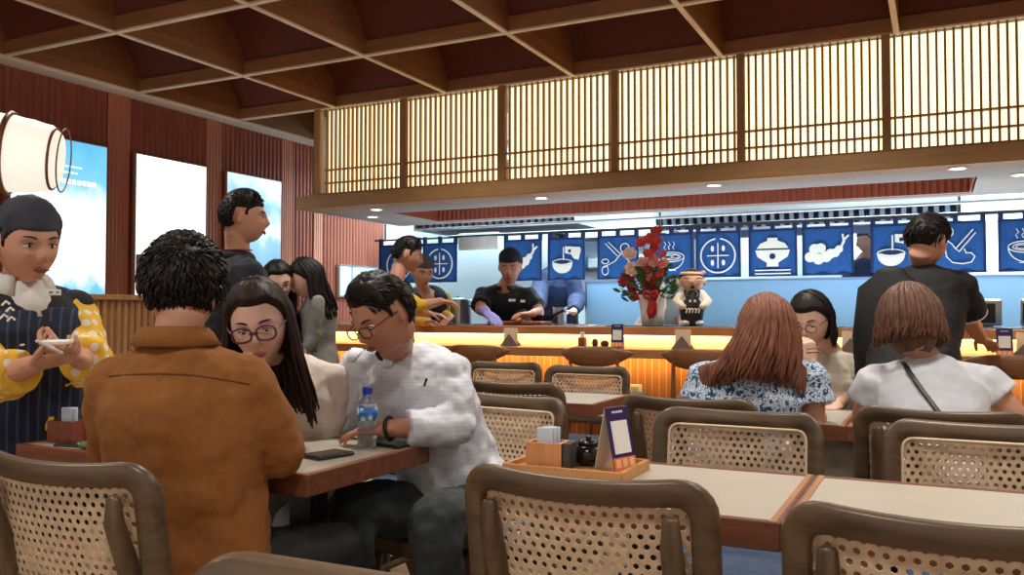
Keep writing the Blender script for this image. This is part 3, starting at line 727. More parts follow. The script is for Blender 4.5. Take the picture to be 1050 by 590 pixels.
def face(root, body, c, R, s, lip=lipm, down=True, specs=None, brow=browm, smile=0):
    for sx in (-1, 1):
        ex = sx*.031
        b = MB(); b.ell(c+R@(V((ex, .0735, .006))*s), (.0135*s, .012*s, .0088*s), R, 16, 10); e = b.build('eye', eyew, body, world=True, smooth=True)
        b = MB(); b.ell(c+R@(V((ex, .0815, .0035 if down else .006))*s), (.0058*s, .0045*s, .0058*s), R, 12, 8); b.build('iris', iris, e, world=True, smooth=True)
        b = MB(); b.tube([c+R@(V((ex-.015+.030*k/6, .0855-.10*abs(ex-.015+.030*k/6-ex)**1.5-.25*max(0, abs(ex-.015+.030*k/6)-.03), .0095+.004*math.sin(PI*k/6)-(.003 if down else 0)))*s) for k in range(7)], .0016*s, 6); b.build('eyelash_line', browm, e, world=True)
        b = MB(); b.tube([c+R@(V((ex*(1)-sx*.016+sx*.034*k/6, .0925-.0055*(k/6)**2-.004*(k/6)*2, .0275+.005*math.sin(PI*k/6*.8)))*s) for k in range(7)], [.0022*s, .003*s, .0031*s, .003*s, .0026*s, .002*s, .001*s], 6); b.build('eyebrow', brow, body, world=True)
    b = MB(); b.loft([c+R@(V((-.022+.044*k/8, .0962-.34*abs(-.022+.044*k/8)**1.35, -.0605+smile*abs(-1+k/4)*.004))*s) for k in range(9)], [((.0085*math.sin(PI*(k+.35)/8.7)+.0008)*s, .0045*s) for k in range(9)], R@V((0, 0, 1)), n=10); b.build('lips', lip, body, world=True, smooth=True)
    if specs:
        mat, r_, w_, h_ = specs
        t = MB()
        for sx in (-1, 1):
            t.tube([c+R@(V((sx*.033+w_*math.copysign(abs(math.cos(a))**.75, math.cos(a)), .108-.09*max(0, abs(sx*.033+w_*math.cos(a))-.03), .002+h_*math.copysign(abs(math.sin(a))**.75, math.sin(a))))*s) for a in [2*PI*k/20 for k in range(20)]], r_*s, 6, closed=True)
            t.tube([c+R@(V((sx*(.033+w_), .105-.09*(.003+w_), .008))*s), c+R@(V((sx*.079, .05, .012))*s), c+R@(V((sx*.083, -.012, .008))*s)], r_*s*.9, 6)
        t.tube([c+R@(V((-.010, .108, .005))*s), c+R@(V((0, .112, .008))*s), c+R@(V((.010, .108, .005))*s)], r_*s, 6)
        t.build('eyeglasses', mat, root, world=True, smooth=True)
def hand(mb, w_, d, nrm, left, curl=.5, s=1.0, spread=.006, thumb=.6, r_=.0085):
    d = V(d).normalized(); nn = V(nrm); nn = (nn-d*nn.dot(d)).normalized(); t = nn.cross(d)*(1 if left else -1)
    w_ = V(w_)
    mb.loft([w_-d*.02*s, w_+d*.015*s, w_+d*.05*s, w_+d*.088*s], [(.025*s, .019*s), (.032*s, .018*s), (.041*s, .015*s), (.040*s, .012*s)], t, n=16, cap='round')
    for i, (o, L) in enumerate(((.030, .070), (.010, .078), (-.010, .073), (-.029, .058))):
        p = w_+d*(.086-.003*abs(i-1))*s+t*o*s; pts = [p-d*.012*s, p]; dd = (d+t*spread*12*(o)).normalized(); ang = 0
        c_ = curl[i] if isinstance(curl, (list, tuple)) else curl
        for k, f in enumerate((.45, .31, .24)):
            ang += c_*(.55 if k == 0 else .8); q = dd*math.cos(ang)+nn*math.sin(ang); p = p+q*L*f*s; pts.append(p)
        mb.tube(pts, [r_*1.05*s, r_*s, r_*.95*s, r_*.85*s, r_*.72*s], 8)
    p0 = w_+d*.018*s+t*.026*s; dv = (d*.75+t*thumb+nn*.25).normalized(); p1 = p0+dv*.042*s; dv2 = (d*.9+t*thumb*.4+nn*.35*(1+(curl if not isinstance(curl, (list, tuple)) else curl[0]))).normalized(); p2 = p1+dv2*.032*s; p3 = p2+dv2*.022*s
    mb.tube([p0, p1, p2, p3], [.014*s, .0105*s, .0095*s, .0078*s], 8)
FEM = dict(pel=(.165, .115), wst=(.128, .095), cst=(.142, .108), up=(.130, .085), sh=.158, arm=(.046, .036, .033, .022), leg=(.080, .055, .036))
MAL = dict(pel=(.165, .125), wst=(.155, .115), cst=(.172, .122), up=(.160, .10), sh=.185, arm=(.055, .043, .039, .027), leg=(.085, .06, .04))
def lerp(a, b, t): return V(a)*(1-t)+V(b)*t
class Fig:
    """One figure. All joints are room coordinates."""
    def __init__(s, label, pelvis, chest, yaw, head, hrot, mal=True, s_=1.0, skin=SK1, k=1.0, name='person', shw=None, nosh=None):
        s.B = dict(MAL if mal else FEM); s.mal = mal; s.s = s_; s.k = k; s.skin = skin
        s.pel = V(pelvis); s.ch = V(chest); s.yaw = yaw
        s.side = V((math.sin(math.radians(yaw)), -math.cos(math.radians(yaw)), 0))     # figure's own right
        s.fwd = V((math.cos(math.radians(yaw)), math.sin(math.radians(yaw)), 0))
        s.up = (s.ch-s.pel).normalized()
        s.hc = V(head); s.hR = rotm(*hrot)
        s.root = thing(name, label, 'person', (s.pel.x, s.pel.y, 0))
        s.neck = s.ch+s.up*.125*s_; 
        sh = (shw or s.B['sh'])*s_
        s.sh = {'R': s.ch+s.up*.045*s_+s.side*sh*.93, 'L': s.ch+s.up*.045*s_-s.side*sh*.93}
        s.arms = {}; s.legs = {}
    def arm(s, w_, elbow, wrist, hd=None, hn=None, curl=.5, **kw): s.arms[w_] = (V(elbow), V(wrist), hd, hn, curl, kw); return s
    def leg(s, w_, knee, ankle, hip=None): s.legs[w_] = (V(knee), V(ankle), V(hip) if hip is not None else s.pel+(s.side if w_ == 'R' else -s.side)*.09*s.s); return s
    def torso(s, mb, inf=0, top=.125, bot=True, low=0.0, hem=None):
        B = s.B; q = s.s; k = s.k
        def e(a): return (a[0]*q*k+inf, a[1]*q*k+inf)
        cs = [s.pel-s.up*(.05+low)*q, s.pel, lerp(s.pel, s.ch, .35), lerp(s.pel, s.ch, .7), s.ch, s.ch+s.up*.055*q, s.ch+s.up*.10*q, s.ch+s.up*top*q]
        a = [e(B['pel']), e(B['pel']), e(B['wst']), e(((B['cst'][0]+B['wst'][0])/2*1.03, B['cst'][1])), e(B['cst']), e((B['up'][0]*.84, B['up'][1])), e((B['up'][0]*.50, B['up'][1]*.72)), (.062*q+inf*.3, .062*q+inf*.3)]
        if hem: a[0] = (a[0][0]*hem, a[0][1]*hem)
        mb.loft(cs, a, s.side, n=28, pw=2.3)
        for w_ in s.sh:
            mb.tube([s.ch+s.up*.085*q+(s.sh[w_]-s.ch-s.up*.045*q)*.2, s.sh[w_]-(s.sh[w_]-s.ch).normalized()*.012*q], [B['up'][1]*.45*q+inf*.6, B['arm'][0]*.98*q*k+inf*.5], 14)
    def body(s, voxel=.006, fem=None):
        mb = MB(); q = s.s; B = s.B; k = s.k
        s.torso(mb, -.012, .125)
        fem = not s.mal if fem is None else fem
        headshape(mb, s.hc, s.hR, q, fem)
        nk = s.hc+s.hR@(V((0, -.028, -.07))*q); nr = .053 if s.mal else .046
        mb.loft([s.ch+s.up*.06*q, s.neck-s.up*.01*q, lerp(s.neck, nk, .5), nk, nk+(s.hR@V((0, .01, .04)))*q], [(.09*q, .07*q), (nr*1.2*q, nr*1.15*q), (nr*q, nr*q), (nr*q, nr*q), (nr*.95*q, nr*.9*q)], s.side, n=18)
        for w_, (el, wr, hd, hn, curl, kw) in s.arms.items():
            r = [x*q*k for x in B['arm']]
            mb.tube([s.sh[w_], lerp(s.sh[w_], el, .5), el], [r[0]*.9, r[0]*.9, r[1]*.92], 14); mb.tube([el, lerp(el, wr, .35), wr], [r[1]*.92, r[2]*1.02, r[3]], 14)
            if hd is not None: hand(mb, wr, hd, hn, w_ == 'L', curl, q*(1 if s.mal else .92), **kw)
            else: mb.ell(wr+(wr-el).normalized()*.05*q, (.035*q, .035*q, .045*q))
        for w_, (kn, an, hip) in s.legs.items():
            r = [x*q*k*.88 for x in B['leg']]; mb.tube([hip, lerp(hip, kn, .5), kn], [r[0], r[0]*.9, r[1]], 12); mb.tube([kn, lerp(kn, an, .35), an], [r[1], r[1]*.95, r[2]*.8], 12)
            mb.ell(an+V((s.fwd.x*.04, s.fwd.y*.04, -.045)), (.04*q, .05*q, .035*q))
        s.bod = mb.build('body', s.skin, s.root, world=True, voxel=voxel, smit=2); return s
    def shirt(s, mat, inf=.016, sleeve='long', voxel=.009, low=.06, disp=((.12, .02), (.04, .008)), name='shirt', hem=None, cuffw=1.0, top=.118, slk=1.0, sl_end=.93, puff=0):
        mb = MB(); q = s.s; B = s.B; k = s.k
        s.torso(mb, inf, top, low=low, hem=hem)
        for w_, a in s.arms.items():
            el, wr = a[0], a[1]; r = [x*q*k*slk for x in B['arm']]
            if sleeve == 'none': continue
            if sleeve == 'long':
                mb.tube([s.sh[w_], lerp(s.sh[w_], el, .5), el], [r[0]*.95+inf*.5, r[0]*.95+inf*.6, r[1]+inf*.9], 16)
                d = (wr-el).normalized(); e2 = lerp(el, wr, sl_end); sd = d.cross(V((0, 0, 1))).normalized() if abs(d.z) < .95 else V((1, 0, 0))
                mb.loft([el-d*.01, el+d*.02, lerp(el, e2, .5), e2], [(r[1]+inf*.8,)*2, (r[1]+inf,)*2, (r[2]+inf*.9+puff*.5,)*2, ((r[3]+inf*.6)*cuffw+puff,)*2], sd, n=18)
            else:
                f = sl_end if sl_end < .9 else .62
                d = (el-s.sh[w_]).normalized(); sd = d.cross(s.fwd).normalized(); e2 = lerp(s.sh[w_], el, f)
                mb.loft([s.sh[w_]-d*.02, lerp(s.sh[w_], e2, .4), e2], [(r[0]+inf*.7,)*2, (r[0]+inf*.9,)*2, (r[0]+inf*1.3+puff,)*2], sd, n=18)
                mb.ell(s.sh[w_], r[0]*.95+inf*.5, None, 16, 10)
        s.sht = mb.build(name, mat, s.root, world=True, voxel=voxel, smit=4, disp=disp); return s
    def pants(s, mat, inf=.014, voxel=.010, disp=((.1, .02),)):
        mb = MB(); q = s.s; B = s.B; k = s.k
        mb.loft([s.pel-s.up*.075*q, s.pel-s.up*.03*q, s.pel+s.up*.05*q], [(B['pel'][0]*.9*q*k+inf, B['pel'][1]*q*k+inf*.8), (B['pel'][0]*q*k+inf*.8, B['pel'][1]*q*k+inf*.8), (B['pel'][0]*.92*q*k+inf*.6, B['pel'][1]*.9*q*k+inf*.6)], s.side, n=22, cap='round')
        for w_, (kn, an, hip) in s.legs.items():
            r = [x*q*k for x in B['leg']]
            mb.tube([hip, lerp(hip, kn, .5), kn], [r[0]+inf*.7, r[0]*.92+inf*.7, r[1]+inf], 16)
            d = (an-kn).normalized(); mb.loft([kn, lerp(kn, an, .4), an], [(r[1]+inf*.9,)*2, (r[1]*.9+inf,)*2, (r[2]+inf,)*2], s.side, n=16)
        mb.build('trousers', mat, s.root, world=True, voxel=voxel, smit=3, disp=disp)
        for w_, (kn, an, hip) in s.legs.items():
            b = MB(); c = an+s.fwd*.05+V((0, 0, -.035)); b.loft([c-s.fwd*.09, c-s.fwd*.04, c+s.fwd*.05, c+s.fwd*.12], [(.034, .04), (.04, .045), (.043, .036), (.034, .022)], s.side, n=14, cap='round'); b.build('shoe', M('shoe_dark', (34, 32, 34), .5), s.root, world=True, smooth=True)
        return s
    def hair(s, mat, **kw):
        mb = MB(); hairshell(mb, s.hc, s.hR, s.s, **kw); s.hmb = mb; s.hmat = mat; return s
    def hairdone(s): s.hob = s.hmb.build('hair', s.hmat, s.root, world=True, smooth=True); return s
    def face(s, **kw): face(s.root, s.bod, s.hc, s.hR, s.s, **kw); return s
    def collar(s, mat, h=.035, r=.068, open_=.5, name='collar', lift=0):
        # folded collar: ring open at the front with two pointed leaves
        q = s.s; mb = MB(); nb = s.neck-s.up*(.012-lift)*q+(s.hc-s.neck)*(lift*3); up = s.up; n = 22; vs = []; a0 = open_*.5
        rows_ = ((r*.93, h*.85, 0), (r*.98, h, 0), (r*1.12, h*.75, 0), (r*1.32, -h*.1, 1), (r*1.25, -h*.15, 1), (r*1.04, h*.6, 0))
        for rr, hh, lo in rows_:
            for i in range(n):
                a = -PI+a0+(2*PI-2*a0)*i/(n-1); ff = abs(a)/PI        # a=0 back, +-pi front
                dirv = -s.fwd*math.cos(a)+s.side*math.sin(a)
                drop = (.035*max(0, ff-.55)/.45 if lo else .014*ff*ff*1.2)
                vs.append(nb+dirv*rr*q*(1+(.25*max(0, ff-.6) if lo else 0))+up*(hh-drop)*q)
        m = len(rows_); fs = []
        for j in range(m):
            for i in range(n-1): j2 = (j+1) % m; fs.append((j*n+i, j*n+i+1, j2*n+i+1, j2*n+i))
        fs.append(tuple(j*n for j in range(m))); fs.append(tuple(j*n+n-1 for j in range(m))[::-1])
        mb.add(vs, fs); mb.build(name, mat, s.root, world=True, smooth=True); return s
def fabric(name, col, rough=.8, s=300, var=.08): return M(name, col, rough, noise_s=s, var=var, bump=.1)
def gridfn(base, line, sc, w_=.12):
    def f(nt, tc, b):
        br = nd(nt, 'ShaderNodeTexBrick'); sx = nd(nt, 'ShaderNodeSeparateXYZ'); ad = nd(nt, 'ShaderNodeMath', operation='ADD'); cx = nd(nt, 'ShaderNodeCombineXYZ')
        nt.links.new(tc.outputs['Object'], sx.inputs[0]); nt.links.new(sx.outputs[0], ad.inputs[0]); nt.links.new(sx.outputs[1], ad.inputs[1])
        nt.links.new(ad.outputs[0], cx.inputs[0]); nt.links.new(sx.outputs[2], cx.inputs[1]); nt.links.new(cx.outputs[0], br.inputs[0])
        br.offset = 0; br.inputs['Scale'].default_value = 1; br.inputs['Brick Width'].default_value = sc; br.inputs['Row Height'].default_value = sc; br.inputs['Mortar Size'].default_value = sc*w_
        br.inputs['Color1'].default_value = lin(base); br.inputs['Color2'].default_value = lin(base); br.inputs['Mortar'].default_value = lin(line)
        nt.links.new(br.outputs[0], b.inputs['Base Color'])
    return f
shirtgrid = pattern('check_shirt', gridfn((216, 219, 227), (196, 201, 212), .013, .08), .8)
def yfn(nt, tc, b):
    ck = nd(nt, 'ShaderNodeTexVoronoi'); ck.inputs['Scale'].default_value = 26; ck.inputs['Randomness'].default_value = .15; nt.links.new(tc.outputs['Object'], ck.inputs[0])
    r = ramp(nt, ck.outputs[0], [(0, (238, 234, 222)), (.36, (240, 190, 56))]); nt.links.new(r.outputs[0], b.inputs['Base Color'])
ysleeve = pattern('yellow_dotted_cloth', yfn, .8)
def bluefn(nt, tc, b):
    nz = nd(nt, 'ShaderNodeTexNoise'); nz.inputs['Scale'].default_value = 42; nz.inputs['Detail'].default_value = 3; nz.inputs['Distortion'].default_value = 1.6; nt.links.new(tc.outputs['Object'], nz.inputs[0])
    r = ramp(nt, nz.outputs[0], [(0, (28, 66, 116)), (.43, (96, 146, 190)), (.475, (226, 232, 238)), (.55, (70, 120, 172)), (.585, (214, 224, 234)), (.66, (40, 84, 140))]); nt.links.new(r.outputs[0], b.inputs['Base Color'])
bluefloral = pattern('blue_leaf_print', bluefn, .8)
def stripefn(base, line, sc):
    def f(nt, tc, b):
        wv = nd(nt, 'ShaderNodeTexWave'); wv.bands_direction = 'DIAGONAL'; mp = nd(nt, 'ShaderNodeMapping'); mp.inputs['Scale'].default_value = (1, 1, 0)
        nt.links.new(tc.outputs['Object'], mp.inputs[0]); nt.links.new(mp.outputs[0], wv.inputs[0]); wv.inputs['Scale'].default_value = sc
        r = ramp(nt, wv.outputs[1], [(0, base), (.86, line)]); nt.links.new(r.outputs[0], b.inputs['Base Color'])
    return f
apronm = pattern('pinstripe_apron', stripefn((26, 34, 58), (58, 70, 100), 16), .85)
def gripleg(f, seatdir, spread=.11, len_=.42, shin=.40, kneez=.50):
    for w_ in 'LR':
        sd = f.side if w_ == 'R' else -f.side
        hip = f.pel+sd*.09*f.s; kn = hip+V(seatdir)*len_+sd*(spread-.09); kn.z = kneez; an = V((kn.x, kn.y, .09))+V(seatdir)*-.02
        f.leg(w_, kn, an, hip)
    return f
def standleg(f, out=.10):
    for w_ in 'LR':
        sd = f.side if w_ == 'R' else -f.side
        hip = f.pel+sd*.09*f.s-V((0, 0, .04)); an = V((f.pel.x, f.pel.y, .09))+sd*out; kn = lerp(hip, an, .5)+f.fwd*.02
        f.leg(w_, kn, an, hip)
    return f
CAMF = 116.4
def drape(o, pts, off=.004):
    # lay room-space points onto the finished surface of a garment, cast from in front of it
    from mathutils.bvhtree import BVHTree
    bpy.context.view_layer.update(); dg = bpy.context.evaluated_depsgraph_get(); bvh = BVHTree.FromObject(o, dg); mw_ = o.matrix_world; iv = mw_.inverted(); out = []
    for a, d in pts:
        h = bvh.ray_cast(iv @ V(a), (iv.to_3x3() @ V(d)).normalized())
        if h[0] is not None: out.append(mw_ @ (h[0]+h[1]*off))
    return out
def seen(px, D0):   # (point, direction) pairs for drape
    return [(P(x, y, D0), P(x, y, D0+1)-P(x, y, D0)) for x, y in px]
# ---- man in the brown jacket (seen from behind)
D = 2.02
f = Fig('man seen from behind in a brown jacket leaning one elbow on the table', V((-1.60, 1.52, .52)), P(185, 404, D), 122, P(188, 298, 2.06), (133, 12, 0), True, 1.02, SK1, .94, shw=.158)
for w_ in 'LR': f.sh[w_] -= f.up*.022
f.arm('R', P(287, 462, 2.10), P(266, 458, 2.32), V((-.3, .5, .5)), V((-.6, -.2, .3)), .8)
f.arm('L', P(122, 480, 2.1), P(175, 472, 2.42), V((.8, .5, 0)), V((0, 0, -1)), .4)
gripleg(f, (0, 1, 0), len_=.36)
f.body(.006); brownj = M('brown_wool', (146, 92, 42), .95, noise_s=60, var=.10, bump=.12)
f.shirt(brownj, .024, 'long', .009, low=.10, disp=((.16, .03), (.05, .012)), name='jacket', top=.12, slk=1.08)
f.collar(brownj, .040, .074, .6, lift=.004)
f.pants(fabric('black_trousers', (26, 26, 30)))
f.hair(HB, t=.019, back=-.062, side=-.01, front=.058, nz=.006, seed=3, wild=.6, vol=1.12); crop(f.hmb, f.hc, f.hR, f.s, 900, .019, 1.12, 5, -.01, -.062, L=.034, lift=.6); f.hairdone()
pts = drape(f.sht, seen([(112+6*k, 386-6*math.sin(PI*k/24)+.35*k) for k in range(25)], 1.5), .0005)
b = MB(); b.tube(pts, .0022, 6); b.build('yoke_seam', M('jacket_seam', (104, 62, 28), .9), f.root, world=True, smooth=True)
# ---- woman with glasses in a cream top
f = Fig('woman with violet-framed glasses and long dark hair resting her chin on her hand', V((-1.92, 2.40, .50)), P(299, 402, 2.78), 305, P(266, 333, 2.50), (305, 15, 8), False, 1.02, SK2, .98)
hcn = f.hc+f.hR@V((0.02, .07, -.125))
f.arm('R', P(243, 440, 2.42), P(250, 398, 2.42), V((.05, .1, 1)), V((.1, .6, .1)), 1.3)
f.arm('L', P(338, 432, 2.80), P(302, 436, 2.72), V((-.6, -.75, -.05)), V((0, 0, -1)), .25)
gripleg(f, (.15, -1, 0), len_=.40)
f.body(.0045); creamc = fabric('cream_knit', (214, 200, 188), .85)
f.shirt(creamc, .018, 'long', .008, low=.06, disp=((.07, .016), (.03, .008)), name='blouse', slk=1.1)
f.pants(fabric('light_trousers', (168, 166, 166)))
f.face(lip=lipm, down=True, specs=(M('violet_frame', (92, 44, 84), .3), .0030, .026, .020))
f.hair(HD, t=.016, back=-.09, side=-.02, front=.074, cover_ear=True, nz=.002)
longhair(f.hmb, f.hc, f.hR, f.s, .30, -12, 192, 190, 4, .018, flare=.03, tip=V((.03, .03, 0)), r0=.006)
f.hairdone()
b = MB(); tube_ring(b, V((0, 0, 0)), .031, .006); o = b.build('bracelet', M('pearl', (220, 214, 204), .3, metal=.4), f.root); o.location = parent_mat(f.root).inverted() @ lerp(f.arms['R'][0], f.arms['R'][1], .93)
# ---- man in the white checked shirt
f = Fig('man in glasses and white checked shirt looking down at the table', V((-1.42, 2.50, .53)), P(420, 392, 2.78), 282, P(392, 324, 2.52), (256, 32, 6), True, .95, SK3, 1.0, shw=.185)
f.arm('L', P(470, 436, 2.64), P(394, 440, 2.56), V((-.95, -.25, -.12)), V((.1, .1, -1)), (.35, .3, .35, .5), spread=.02)
f.arm('R', P(354, 430, 2.86), P(322, 431, 2.86), V((-.95, -.3, 0)), V((0, 0, -1)), .3)
f.leg('L', V((-1.24, 2.02, .585)), V((-1.19, 2.06, .09)), V((-1.33, 2.42, .50))).leg('R', V((-1.60, 2.12, .56)), V((-1.58, 2.16, .09)), V((-1.51, 2.42, .50)))
f.body(.0045)
f.shirt(shirtgrid, .022, 'long', .008, low=.10, disp=((.09, .034), (.035, .010)), slk=1.05, sl_end=.70, cuffw=1.5)
leafm = fabric('collar_cotton', (224, 226, 232))
for leaf in ([(411, 342), (408, 351), (404, 360), (400, 369), (397, 378)], [(371, 356), (367, 360), (363, 365), (360, 371)]):
    q_ = drape(f.sht, seen(leaf, 2.1), .007)
    if len(q_) > 1: b = MB(); b.loft(q_, [(.024-.0042*k, .005) for k in range(len(q_))], f.side, n=10); b.build('collar_leaf', leafm, f.root, world=True, smooth=True)
jean = M('grey_green_denim', (52, 60, 60), .9, noise_s=10, var=.45, bump=.1)
f.pants(jean, .018, disp=((.08, .03), (.03, .01)))
f.face(lip=lipd, down=True, specs=(M('brown_frame', (70, 44, 38), .3), .0022, .025, .018))
f.hair(HB, t=.018, back=-.055, side=.0, front=.070, nz=.006, seed=9, vol=1.3); crop(f.hmb, f.hc, f.hR, f.s, 800, .018, 1.25, 6, 0, -.055, .070, L=.036, lift=.15, fw=-1.0); f.hairdone()
b = MB(); tube_ring(b, V((0, 0, 0)), .033, .007); o = b.build('watch', M('watch_black', (24, 24, 26), .4), f.root); o.location = parent_mat(f.root).inverted() @ lerp(f.arms['L'][0], f.arms['L'][1], .93); o.rotation_euler = (0, 1.45, .2)
b = MB(); e_ = P(436, 393, 2.42); b.box(e_, (.006, .004, .02), (0, .3, .4)); b.ell(e_+V((.004, 0, .010)), .004); b.build('chest_emblem', M('emblem_navy', (26, 32, 52), .7), f.root, world=True)
b = MB(); c0 = f.neck+f.fwd*.052-f.up*.02; b.loft([c0-f.up*.05, c0-f.up*.0, c0+f.up*.02], [(.03, .02), (.045, .02), (.05, .018)], f.side, n=14, cap='round'); b.build('undershirt', fabric('black_tee', (22, 22, 24)), f.root, world=True, smooth=True)
# ---- server in the apron, standing
f = Fig('server in grey headscarf and navy striped apron holding a white pen and notepad', P(26, 415, 2.92), P(22, 334, 2.90), 345, P(28, 250, 2.83), (350, 12, 2), False, 1.14, SK1, 1.15, shw=.165)
f.arm('R', P(-14, 392, 2.66), P(36, 374, 2.52), V((.93, .35, .22)), V((0, -.3, -1)) * -1, .75)
f.arm('L', P(90, 368, 2.90), P(80, 368, 2.62), V((-.86, -.5, .30)), V((.2, .5, .6)), .8)
standleg(f); f.body(.0045)
f.shirt(ysleeve, .022, 'long', .009, low=.05, disp=((.1, .025), (.04, .01)), name='patterned_shirt', slk=1.1, sl_end=.66, puff=.026)
apr = MB(); Bk = f.B
f.torso(apr, .031, .055, low=.32)
apr.build('apron', apronm, f.root, world=True, voxel=.009, smit=4, disp=((.12, .015),))
f.collar(M('server_collar', (214, 212, 208), .7), .046, .076, .9)
b = MB(); b.loft([f.ch+f.up*.02+f.fwd*.105, f.ch+f.up*.07+f.fwd*.09, f.neck+f.fwd*.060-f.up*.002], [(.066, .05), (.075, .045), (.070, .036)], f.side, n=16); b.build('white_shirt_front', M('server_collar', (0, 0, 0)), f.root, world=True, smooth=True)
b = MB(); f.torso(b, .028, .095, low=.05)
for w_ in 'LR': b.ell(f.sh[w_]+f.up*.004, .072, None, 16, 10)
if 1: b.build('vest', fabric('black_vest', (24, 24, 28)), f.root, world=True, voxel=.009, smit=3)
b = MB(); c_ = P(56, 300, 2.62); Rb = rotm(322, -10); b.box(c_, (.036, .004, .018), Rb, bev=.001); o = b.build('name_badge', white, f.root, world=True)
b = MB()
for k in (-.010, -.006, .006, .010, .013): b.box(c_+Rb@V((k, .0026, .0)), (.0025, .001, .005), Rb)
b.build('badge_print', M('print_dark', (50, 46, 60), .6), o, world=True)
b = MB(); c_ = P(6, 318, 2.66)
for dx, dz, r_ in ((0, .02, .012), (-.012, .0, .012), (.004, -.022, .011), (-.016, -.03, .009)): b.tube([c_+Rb@V((dx-.008, 0, dz)), c_+Rb@V((dx, 0, dz+.008)), c_+Rb@V((dx+.010, 0, dz-.004))], .004, 6)
b.build('vest_print', white, f.root, world=True)
scarf = M('headscarf', (58, 60, 72), .8, noise_s=20, var=.1)
b = MB(); hairshell(b, f.hc, f.hR, f.s, t=.020, back=-.07, side=.0, front=.045, cover_ear=False, nz=.003); b.build('headscarf', scarf, f.root, world=True, smooth=True)
f.hair(HB, t=.008, back=-.085, side=-.012, front=.05, nz=.001); f.hairdone(); f.face(lip=lipd, down=False)
b = MB(); c_ = P(58, 351, 2.44); b.box(c_, (.075, .05, .010), rotm(300, 5), bev=.002); o = b.build('notepad', white); tag(o, 'small white notepad in the server’s upper hand', 'notepad')
b = MB(); b.tube([P(38, 350, 2.36), P(63, 362, 2.42)], [.0045, .0045], 8); o = b.build('pen', M('pen_white', (230, 230, 232), .3)); tag(o, 'white pen held by the server above her palm', 'pen')
# ---- man in dark polo, standing, profile
f = Fig('tall man in a dark navy polo standing in profile before the wall screen', P(238, 398, 4.0), P(243, 290, 4.0), 58, P(250, 224, 3.98), (36, 3, 0), True, 1.02, SK1, 1.02)
f.arm('R', f.ch+f.side*.23+V((0, 0, -.24)), f.ch+f.side*.22+f.fwd*.1+V((0, 0, -.48)), V((0, 0, -1)), -f.side, .4)
f.arm('L', f.ch-f.side*.23+V((0, 0, -.24)), f.ch-f.side*.22+f.fwd*.1+V((0, 0, -.48)), V((0, 0, -1)), f.side, .4)
standleg(f).body(.006); navyp = fabric('navy_polo', (26, 28, 40))
f.shirt(navyp, .02, 'short', .010, low=.05).collar(navyp, .035, .064, .6).pants(fabric('charcoal_trousers', (34, 34, 40))).face(lip=lipd, down=False)
b = MB(); cc = f.neck+f.up*.022
b.tube([cc+(-f.fwd*math.cos(a)+f.side*math.sin(a))*.0705 for a in [(-1+2*k/16)*2.4 for k in range(17)]], .003, 5); b.build('collar_piping', M('red_piping', (120, 40, 48), .7), f.root, world=True)
f.hair(HB, t=.013, back=-.05, side=.006, front=.052, vol=1.35, nz=.004); crop(f.hmb, f.hc, f.hR, f.s, 500, .013, 1.35, 7, .006, -.05, .052, L=.026, lift=.4); f.hairdone()
# ---- two women standing beyond, at the end of the ledge
f = Fig('woman in black top with long dark hair and glasses standing beside the grey sweater woman', P(286, 392, 5.0), P(285, 336, 5.0), 315, P(285, 290, 4.85), (322, 20, 6), False, 1.0, SK2, 1.0)
f.arm('R', f.ch+f.side*.19+V((0, 0, -.22)), f.ch+f.side*.12+f.fwd*.15+V((0, 0, -.40)), f.fwd, V((0, 0, -1)), .4)
f.arm('L', f.ch-f.side*.19+V((0, 0, -.22)), f.ch-f.side*.10+f.fwd*.15+V((0, 0, -.40)), f.fwd, V((0, 0, -1)), .4)
standleg(f).body(.007).shirt(fabric('black_top', (24, 26, 28)), .015, 'long', .010).pants(fabric('black_pants', (22, 22, 24))).face(specs=(M('thin_frame', (50, 44, 44), .3), .0018, .025, .02))
f.hair(HB, t=.012, back=-.08, side=-.02, front=.07, cover_ear=True, nz=.001); longhair(f.hmb, f.hc, f.hR, f.s, .26, 0, 180, 90, 8, .013, flare=.02, r0=.007); f.hairdone()
f = Fig('woman in a grey sweater with long dark hair leaning and looking down in profile', P(328, 372, 4.95), P(327, 318, 4.95), 215, P(315, 286, 4.90), (222, 30, 0), False, .96, SK2, .86)
f.arm('L', P(322, 345, 4.80), P(311, 362, 4.76), V((-.5, -.3, -.8)), V((0, 0, -1)), .4)
f.arm('R', P(316, 340, 5.10), P(308, 360, 5.0), V((-.5, -.3, -.8)), V((0, 0, -1)), .4)
standleg(f).body(.007).shirt(fabric('grey_sweater', (132, 134, 130)), .014, 'long', .010, low=-.02).pants(fabric('black_pants', (22, 22, 24))).face()
f.hair(HB, t=.012, back=-.08, side=-.02, front=.07, cover_ear=True, nz=.001); longhair(f.hmb, f.hc, f.hR, f.s, .26, 10, 180, 90, 9, .013, flare=.02, r0=.007, tip=V((.05, .05, 0))); f.hairdone()
